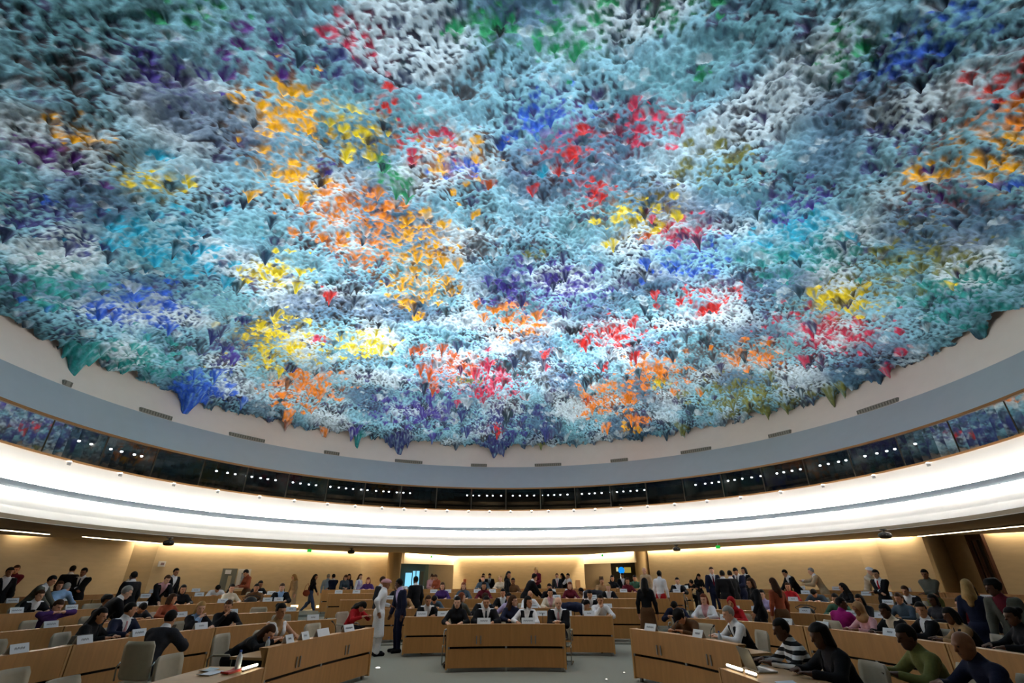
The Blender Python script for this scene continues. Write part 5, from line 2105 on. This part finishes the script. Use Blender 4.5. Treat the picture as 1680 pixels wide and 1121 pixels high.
P('bald person in navy seated close, lower right corner', ('L', 'RB', 1600, 2.2), 'sitlean', -5, 'top', ('navy', 'black'), 'bald', 'black', 'b', 0)

QUEUE.sort(key=lambda q: (0 if POSES[q[2]][0] else 1))
for q in QUEUE:
    settle(*q)
# ------------------------------------------------------------------ things on and around the desks
NLET = 0


def card_on(line_pt, nrm, z0, label, w=0.27, blank=False, group='white name cards'):
    """folded card standing on a desk's ledge, printed face towards the open floor"""
    rz = math.atan2(nrm[1], nrm[0]) - PI / 2
    p = line_pt + nrm * 0.08
    t = thing('name_card', label, 'name card', (p[0], p[1], z0 + 0.861), rz, group)
    h, d, th = 0.115, 0.05, 0.003
    m = MB()
    for sy in (-1, 1):
        m.add([(-w / 2, sy * d, 0), (w / 2, sy * d, 0), (w / 2, 0, h), (-w / 2, 0, h), (-w / 2, sy * (d - th * 2), 0), (w / 2, sy * (d - th * 2), 0), (w / 2, 0, h - th * 2), (-w / 2, 0, h - th * 2)],
              [(0, 1, 2, 3), (7, 6, 5, 4), (0, 4, 5, 1), (1, 5, 6, 2), (2, 6, 7, 3), (3, 7, 4, 0)] if sy < 0 else [(3, 2, 1, 0), (4, 5, 6, 7), (1, 5, 4, 0), (2, 6, 5, 1), (3, 7, 6, 2), (0, 4, 7, 3)])
    cd = m.build('card', CARD, t)
    if not blank:
        lt = MB()
        n = random.randint(5, 9)
        lw = w * 0.8 / 10
        x = -n * lw / 2
        up = Vector((0, d, h)).normalized()
        for i in range(n):                     # a row of small upright strokes, too small to read
            for k in range(2):
                cx = x + (i + 0.25 + 0.42 * k) * lw
                zc = 0.055 + (0.008 * ((i + k) % 2))
                cy = -d * (1 - zc / h) - 0.0015
                a = Vector((cx, cy, zc)) - up * 0.013
                b = Vector((cx, cy, zc)) + up * 0.013
                lt.add([(a.x - lw * .12, a.y, a.z), (a.x + lw * .12, a.y, a.z), (b.x + lw * .12, b.y, b.z), (b.x - lw * .12, b.y, b.z)], [(0, 1, 2, 3)])
        lt.build('lettering', INK, cd)
    return t


ROWC = {2: [30, 129, 226, 327, 512, 692, 728, 889, 930, 966, 1190, 1292, 1352, 1462],
        3: [92, 207, 301, 381, 477, 829, 876, 997, 1205, 1242, 1321, 1400, 1446],
        4: [25, 118, 234, 364, 440, 471, 640, 752, 912, 967, 1062, 1272, 1301, 1457, 1600],
        5: [20, 60, 110, 210, 240, 318, 422, 456, 556, 584, 712, 735, 783, 807, 906, 932, 1022, 1110, 1322, 1420, 1455, 1620],
        6: [133, 215, 254, 322, 660, 690, 1108, 1136, 1315, 1376, 1486, 1531]}
SPOTN = {2: 'second', 3: 'third', 4: 'fourth', 5: 'fifth', 6: 'back'}


def nth(i):
    return ORD[i] if i < 12 else ['thirteenth', 'fourteenth', 'fifteenth', 'sixteenth', 'seventeenth', 'eighteenth', 'nineteenth', 'twentieth', 'twenty-first', 'twenty-second'][i - 12]


for s, pxs in ROWC.items():
    i = 0
    for px in pxs:
        best = None
        for line, norms, z0, ring, nm, k in DESKS:
            if ring != s:
                continue
            for f in np.linspace(0.08, 0.92, 43):
                q, n = along(line, norms, f)
                c = abs(project((q[0] + n[0] * .08, q[1] + n[1] * .08, z0 + .9))[0] - px)
                if best is None or c < best[0]:
                    best = (c, q, n, z0)
        if best[0] > 14:
            continue
        card_on(best[1], best[2], best[3], 'white folded name card, %s from the left along the %s row' % (nth(i), SPOTN[s]))
        i += 1
for key, px, lab, w, bl in (('F', 793, 'white name card, left of two on the front centre desk', .29, False), ('F', 866, 'white name card, right of two on the front centre desk', .29, False),
                            ('LA', 472, 'grey name card left of a close pair on the left curved desk', .2, False), ('LA', 499, 'white name card right of a close pair on the left curved desk', .2, False),
                            ('LA', 528, 'pale blank card lying long on the left curved desk', .34, True), ('LA', 570, 'white name card near the far end of the left curved desk', .30, False),
                            ('RA', 1068, 'white name card near the far end of the right curved desk', .28, False), ('RA', 1146, 'white name card before the brown sweater, right curved desk', .24, False)):
    line, norms = LINES[key]
    best = None
    for f in np.linspace(0.03, 0.97, 95):
        q, n = along(line, norms, f)
        c = abs(project((q[0] + n[0] * .08, q[1] + n[1] * .08, .9))[0] - px)
        if best is None or c < best[0]:
            best = (c, q, n)
    card_on(best[1], best[2], 0, lab, w, bl)

# empty chairs
free = []
for key, o, us in (('LA', 1.0, (0.12, 0.36)), ('LB', 1.02, (0.02, 0.25, 0.48, 0.72)), ('LB', 2.0, (0.35,)), ('RA', 1.0, (0.1,)), ('RB', 1.02, (0.72, 0.95))):
    line, norms = LINES[key]
    for u in us:
        q, n = along(line, norms, u)
        free.append((q + n * o, -n, 0.0, {'LA': 'left curved desk', 'LB': 'lower left desk', 'RA': 'right curved desk', 'RB': 'lower right desk'}[key]))
for s, pxs in ((2, (20, 96, 236, 372, 470, 1180, 1410, 1640)), (3, (40, 160, 430, 1260, 1420, 1600)), (4, (60, 160, 1420, 1560))):
    for px in pxs:
        th = ring_at_px(s, px, SEAT)
        free.append((ring_pt(s, th) + ring_nrm(s, th) * SEAT, -ring_nrm(s, th), TIER[s], '%s row' % SPOTN[s]))
cnt = {}
for p, nrm, z, where in free:
    if gap(p, [c for c in CHAIRS]) < 0.70 or gap(p, STANDERS) < 0.66:
        continue
    cnt[where] = cnt.get(where, 0) + 1
    place_chair(p[0], p[1], z, nrm, 'empty beige armchair, %s of those behind the %s' % (nth(cnt[where] - 1), where))


# papers, folders, laptops, bottles
def on_desk(key, px, off, z=0.736):
    if key in ('LB', 'RB'):
        z = 0.802
    if isinstance(key, str):
        cand = [LINES[key] + (0.0,)]
    else:
        cand = [(l, n, z0) for l, n, z0, r, nm, k in DESKS if r == key]
    best = None
    for line, norms, z0 in cand:
        for f in np.linspace(0.10, 0.90, 60):
            q, n = along(line, norms, f)
            p = q + n * off
            c = abs(project((p[0], p[1], z0 + z))[0] - px)
            if best is None or c < best[0]:
                best = (c, p, n, z0)
    _, p, n, z0 = best
    return (p[0], p[1], z0 + z), math.atan2(n[1], n[0]) - PI / 2


PAPER = mat('white paper', (232, 234, 240), 0.8)
YPAPER = mat('yellowish paper', (232, 214, 150), 0.8)
REDF = mat('red folder', (178, 36, 30), 0.6)


def paper(label, key, px, off, w=.21, h=.297, m=PAPER, rz=0.0, name='paper_sheet', cat='paper', t=.006):
    loc, r = on_desk(key, px, off)
    mb = MB()
    n = 6
    vs = []
    for side in (0, 1):
        for i in range(n + 1):
            u = i / n - .5
            for j in (-.5, .5):
                vs.append((u * w, j * h, (t if side else 0) + .012 * (2 * u) ** 4 * (1 if j > 0 else .4)))
    k = 2 * (n + 1)
    fs = []
    for i in range(n):
        a = 2 * i
        fs += [(a, a + 1, a + 3, a + 2), (k + a + 2, k + a + 3, k + a + 1, k + a), (a, a + 2, k + a + 2, k + a), (a + 3, a + 1, k + a + 1, k + a + 3)]
    fs += [(1, 0, k, k + 1), (2 * n, 2 * n + 1, k + 2 * n + 1, k + 2 * n)]
    o = mb.add(vs, fs).build(name, m, None, False, loc)
    o.rotation_euler = (0, 0, r + rz)
    return tag(o, label, cat)


paper('white papers lying at the edge of the lower left desk', 'LB', 346, .40, .26, .16)
paper('pale blue sheet behind the red folder, lower left desk', 'LB', 408, .56, .20, .13, mat('pale blue paper', (190, 206, 214), .8))
paper('red folder lying on the lower left desk', 'LB', 378, .20, .24, .10, REDF, 0, 'folder', 'folder', .02)
paper('yellow lit papers on the second left row, far left', 2, 72, .34, .32, .22, YPAPER)
paper('yellow papers left of the fair-haired person, second left row', 2, 297, .34, .32, .22, YPAPER)
paper('white papers spread beside the laptop, lower right desk', 'RB', 1300, .24, .30, .2)
paper('white sheet at the bottom edge, lower right desk', 'RB', 1350, .42, .30, .21)
paper('bright sheet on the second row, right of the centre block', 2, 1000, .30, .30, .2, YPAPER)
paper('bright paper on the third right row, left of a name card', 3, 1264, .32, .34, .22, YPAPER)
paper('white papers on the third centre row beside a bald head', 3, 845, .40, .30, .2)
paper('white paper stack on the fifth left row, far left', 5, 36, .36, .30, .2)


def laptop(label, key, px, off, rz=0.0, open_deg=108):
    loc, r = on_desk(key, px, off)
    t = thing('laptop', label, 'laptop', (loc[0], loc[1], loc[2] + .002), r + rz)
    bs = MB().bbox((0, 0, .009), (.33, .23, .018), .004).build('base', STEEL, t)
    MB().box((0, -.02, .0186), (.29, .11, .002)).build('keyboard', BLACKP, bs)
    a = math.radians(open_deg)
    M = Matrix.Translation((0, -.115, .018)) @ Matrix.Rotation(a - PI / 2, 4, 'X')
    ld = MB().box((0, 0, .112), (.33, .008, .222), 0, M).build('screen_lid', mat('laptop lid grey', (96, 94, 88), .4, metal=.4), t)
    MB().box((0, .0048, .112), (.31, .002, .20), 0, M).build('screen', mat('laptop screen', (24, 26, 32), .15), ld)
    return t


laptop('open laptop tilted on the lower right desk before braided hair', 'RB', 1236, .40, -.1)
laptop('grey laptop open behind the dark suit, second left row', 2, 258, .42)
laptop('laptop lid open on the second left row, far left', 2, 108, .42)

GLASSM = mat('clear plastic bottle', (205, 222, 235), .1, spec=.6)


def bottle(label, key, px, off):
    loc, r = on_desk(key, px, off)
    t = thing('water_bottle', label, 'bottle', loc, r)
    MB().lathe([(.030, 0), (.033, .01), (.033, .13), (.028, .155), (.013, .18), (.013, .195)], (0, 0, 0), 14).build('bottle_body', GLASSM, t, True)
    MB().lathe([(.015, .192), (.015, .212), (.013, .214)], (0, 0, 0), 12).build('bottle_cap', mat('blue cap', (60, 90, 170), .5), t)


bottle('small water bottle on the lower left desk by the lamp', 'LB', 414, .20)
bottle('small water bottle before the white sweater, right desk', 'RA', 1184, .42)
bottle('small water bottle on the left curved desk before the vest', 'LA', 436, .36)


def mic(label, key, px, off):
    loc, r = on_desk(key, px, off)
    t = thing('microphone', label, 'microphone', loc, r)
    MB().bbox((0, 0, .02), (.11, .14, .04), .008).build('base', BLACKP, t)
    MB().tube([(0, 0, .04), (0, .0, .15), (0, .03, .23), (0, .09, .28)], .006, 8).build('gooseneck', BLACKP, t, True)
    MB().tube([(0, .085, .276), (0, .125, .30)], [.011, .012], 10).build('head', BLACKP, t, True)


for lab, key, px in (('microphone on a stalk on the front centre desk, left seat', 'F', 771), ('microphone on a stalk on the front centre desk, right seat', 'F', 890), ('microphone on a stalk on the left curved desk', 'LA', 548),
                     ('microphone on a stalk on the right curved desk', 'RA', 1110), ('microphone on a stalk before the white sweater, right curved desk', 'RA', 1168)):
    mic(lab, key, px, .26)


def backpack(label, loc, rz, m):
    t = thing('backpack', label, 'bag', loc, rz)
    V, Q = sdf_mesh([('e', (0, 0, .13), (.19, .11, .14), np.eye(3)), ('e', (0, .07, .09), (.13, .06, .08), np.eye(3))], .012, .04, lambda X, Y_, Z: -Z)
    o = bpy.data.objects.new('bag_body', to_mesh('bag_body', V, Q))
    COL.objects.link(o)
    o.parent = t
    o.data.materials[0] = m
    MB().tube([(-.16, -.03, .15), (-.26, -.05, .24), (-.10, -.06, .30), (.10, -.06, .30), (.26, -.05, .24), (.16, -.03, .15)], .012, 8).build('strap', BLACKP, t, True)


loc, r = on_desk(4, 410, .33)
backpack('black rucksack lying on the fourth left row before the noticeboard', loc, r, BLACKP)
loc, r = on_desk(3, 1328, .34)
backpack('black bag lying flat on the third right row', loc, r, BLACKP)
# bag carried by the walking figure
w = [p for p in PEOPLE_POS if 'walking along the wall' in p[3]][0]
bg = thing('shoulder_bag', 'rust red shoulder bag carried by the walking person in jeans', 'bag', (w[0] - 0.05, w[1] - 0.47, w[2] + 0.78))
V, Q = sdf_mesh([('e', (0, 0, .13), (.17, .07, .14), np.eye(3))], .013, .03)
o = bpy.data.objects.new('bag_body', to_mesh('bag_body', V, Q))
COL.objects.link(o)
o.parent = bg
o.data.materials[0] = cloth('rust')
MB().tube([(-.13, 0, .2), (-.08, .0, .42), (0.0, .05, .55), (.08, .0, .42), (.13, 0, .2)], .010, 8).build('strap', cloth('rust'), bg, True)
w = [p for p in PEOPLE_POS if 'long beige coat' in p[3]][0]
bg = thing('handbag', 'dark handbag hanging beside the person in the beige coat', 'bag', (w[0] - 0.46, w[1] - 0.16, w[2] + 0.72))
V, Q = sdf_mesh([('e', (0, 0, .13), (.17, .08, .13), np.eye(3))], .013, .03)
o = bpy.data.objects.new('bag_body', to_mesh('bag_body', V, Q))
COL.objects.link(o)
o.parent = bg
o.data.materials[0] = BLACKP
MB().tube([(-.12, 0, .2), (-.06, .02, .40), (.06, .02, .40), (.12, 0, .2)], .010, 8).build('strap', BLACKP, bg, True)

# ------------------------------------------------------------------ wall and soffit fittings
EXITG = glow('green exit light', (40, 190, 70), 0.9)


def soffit_thing(px, py, z):
    p = at_z(px, py, z)
    return p


for px, py, lab, d in ((508, 901.5, 'green exit sign under the soffit at the left main wall', 27.0), (1178, 898.5, 'green exit sign under the soffit at the right main wall', 24.5),
                       (708, 909.5, 'small green exit sign before the left lintel', 35.0), (988, 907.0, 'small green exit sign before the right lintel', 34.0)):
    p = at_dist(px, py, d)
    h = max(0.02, 3.07 - p[2])
    rz = math.atan2(-p[0], p[1])
    wd = .20 if 'small' not in lab else .12
    t = thing('exit_sign', lab, 'sign', (p[0], p[1], 2.88), rz, 'green exit signs')
    MB().bbox((0, 0, 0.0), (wd, .05, .13), .006).build('housing', mat('exit housing', (70, 110, 70), .5), t)
    MB().box((0, -.028, 0.0), (wd * .9, .008, .11)).build('sign_face', EXITG, t)
    MB().tube([(0, 0, .06), (0, 0, .175)], .01, 8).build('hanger', STEEL, t)
for px, lab, d in ((274, 'dark camera hanging from the soffit by the left return wall', 22.0), (577, 'dark camera hanging from the soffit left of the pillar', 27.5),
                   (1110, 'dark camera hanging from the soffit right of the pillar', 25.5), (1459, 'dark camera hanging from the soffit by the right pilaster', 19.2)):
    p = at_dist(px, 900, d)
    rz = math.atan2(-p[0], p[1])
    t = thing('ceiling_camera', lab, 'camera', (p[0], p[1], 3.04), rz, 'hanging cameras')
    MB().lathe([(.10, 0.0), (.10, -.03), (.04, -.04), (.04, -.10)], (0, 0, 0), 14).build('mount', mat('camera grey', (72, 68, 62), .5), t)
    V, Q = sdf_mesh([('e', (0, 0, -.17), (.17, .12, .09), np.eye(3)), ('c', (-.1, 0, -.2), (.1, 0, -.2), .07, .07)], .016, .04)
    o = bpy.data.objects.new('camera_body', to_mesh('camera_body', V, Q))
    COL.objects.link(o)
    o.parent = t
    o.data.materials[0] = mat('camera dark', (52, 48, 44), .45)
    MB().lathe([(.045, -.02), (.05, .0), (.045, .02)], (0, -.15, -.17), 12).build('lens', BLACKP, t)


def wall_panel(name, px0, px1, py0, py1, a, b, m, th=.03, gap_=0.02):
    """flat thing fixed to the wall a-b, found where the view through the pixels meets that wall"""
    a, b = np.array(a), np.array(b)
    d = (b - a) / np.linalg.norm(b - a)
    n = np.array([-d[1], d[0]])
    if n @ (np.array([0, 8.0]) - (a + b) / 2) < 0:
        n = -n

    def hit(px, py):
        r = ray(px, py)
        t = ((a + n * gap_) @ n) / (r[:2] @ n)
        return np.array([r[0] * t, r[1] * t, EYE + r[2] * t])
    c0, c1 = hit(px0, (py0 + py1) / 2), hit(px1, (py0 + py1) / 2)
    zt, zb = hit((px0 + px1) / 2, py0)[2], hit((px0 + px1) / 2, py1)[2]
    L = np.linalg.norm(c1[:2] - c0[:2])
    c = (c0 + c1) / 2
    return MB().box((c[0], c[1], (zt + zb) / 2), (L, th, zt - zb), math.atan2(d[1], d[0])).build(name, m)


nb = thing('wall_noticeboard', 'tall grey noticeboard on the left wall behind the back row', 'noticeboard')
o = wall_panel('panel', 361, 385, 933, 976, WL3, WL4, mat('noticeboard grey', (108, 112, 108), .7))
o.parent = nb
o = wall_panel('notice', 369.5, 379, 935.5, 942, WL3, WL4, PAPER, .035, .03)
o.parent = nb
o = wall_panel('notice', 371, 377, 945, 972, WL3, WL4, mat('noticeboard pale strip', (172, 166, 146), .7), .035, .03)
o.parent = nb
ps = thing('wall_poster', 'white poster with figures right of the grey noticeboard', 'poster')
o = wall_panel('sheet', 388, 409, 934, 966, WL3, WL4, mat('poster white', (220, 220, 222), .7))
o.parent = ps
o = wall_panel('print', 394, 404, 940, 962, WL3, WL4, mat('poster print', (150, 160, 176), .7, noise=.5, scale=9), .035, .03)
o.parent = ps
st = thing('wall_notice', 'small white notice on the left wall by the niche edge', 'notice')
o = wall_panel('sheet', 259.5, 271.5, 921, 930, WL3, WL4, PAPER)
o.parent = st
o = wall_panel('print', 263.5, 269, 923.5, 927.5, WL3, WL4, mat('notice print', (150, 130, 140), .7), .036, .02)
o.parent = st
fa = thing('wall_alarm_box', 'small red alarm box at the left of the centre wall', 'alarm')
o = wall_panel('housing', 760.5, 765, 950.5, 957, WC1, WC2, mat('dull red', (150, 84, 62), .6), .08)
o.parent = fa
fb = thing('wall_alarm_box', 'grey brown box at the right of the centre wall', 'alarm')
o = wall_panel('housing', 945, 952, 952, 965, WC1, WC2, mat('dull brown', (146, 118, 92), .6), .08)
o.parent = fb

# small glowing discs on the floor, step lights and desk lamps
FLOORB = glow('floor disc glass', (255, 250, 235), 5.0)
for px, py, lab in ((620, 1096, 'bright floor disc left of the front centre desk'), (1024, 1104, 'dim floor disc right of the front centre desk'), (995, 1115, 'dim floor disc close to the bottom edge, right of the front desk')):
    p = at_z(px, py, 0.01)
    t = thing('floor_disc', lab, 'lamp', (p[0], p[1], 0.0))
    k = 1.0 if px < 700 else .45
    MB().lathe([(.06 * k + .01, 0), (.06 * k + .01, .008), (.05 * k, .010)], (0, 0, 0), 20).build('ring', STEEL, t)
    MB().lathe([(.048 * k, .010), (.03 * k, .022), (0, .026)], (0, 0, 0), 16).build('lens', FLOORB if k == 1 else glow('dim floor disc glass', (255, 250, 235), 1.2), t, True)
STEPB = glow('warm step light', (255, 222, 160), 3.0)
for px, py, lab in ((483, 995, 'long warm step light left of the walking legs'), (521, 995.5, 'round warm step light right of the walking legs')):
    p = at_dist(px, py, 25.2)
    z = p[2]
    rz = math.atan2(-p[0], p[1])
    wd = .30 if px < 500 else .12
    t = thing('step_light', lab, 'lamp', (p[0], p[1], floor_z(p[0], p[1])), rz)
    hgt = max(.1, z - floor_z(p[0], p[1]))
    MB().bbox((0, 0, (hgt + .06) / 2), (wd + .06, .10, hgt + .06), .01).build('bollard', WOOD_END, t)
    MB().box((0, -.056, hgt), (wd, .014, .10)).build('lens', STEPB, t)
LAMPB = glow('warm desk lamp', (255, 238, 196), 9.0)
for key, u0, u1, lab in (('LB', .0, .10, 'bright strip lamp at the near end of the left curved desk'), ('RB', .0, .12, 'long bright strip lamp at the start of the lower right desk'), ('RB', .15, .22, 'short bright strip lamp beside the long one, lower right desk')):
    line, norms = LINES[key]
    (p, n), (q, n2) = along(line, norms, u0 + .015), along(line, norms, u1 + .015)
    t = thing('strip_lamp', lab, 'lamp')
    MB().tube([(p[0] + n[0] * .10, p[1] + n[1] * .10, .812), (q[0] + n2[0] * .10, q[1] + n2[1] * .10, .812)], .013, 8).build('housing', STEEL, t)
    MB().tube([(p[0] + n[0] * .10, p[1] + n[1] * .10, .832), (q[0] + n2[0] * .10, q[1] + n2[1] * .10, .832)], .014, 10).build('tube', LAMPB, t)
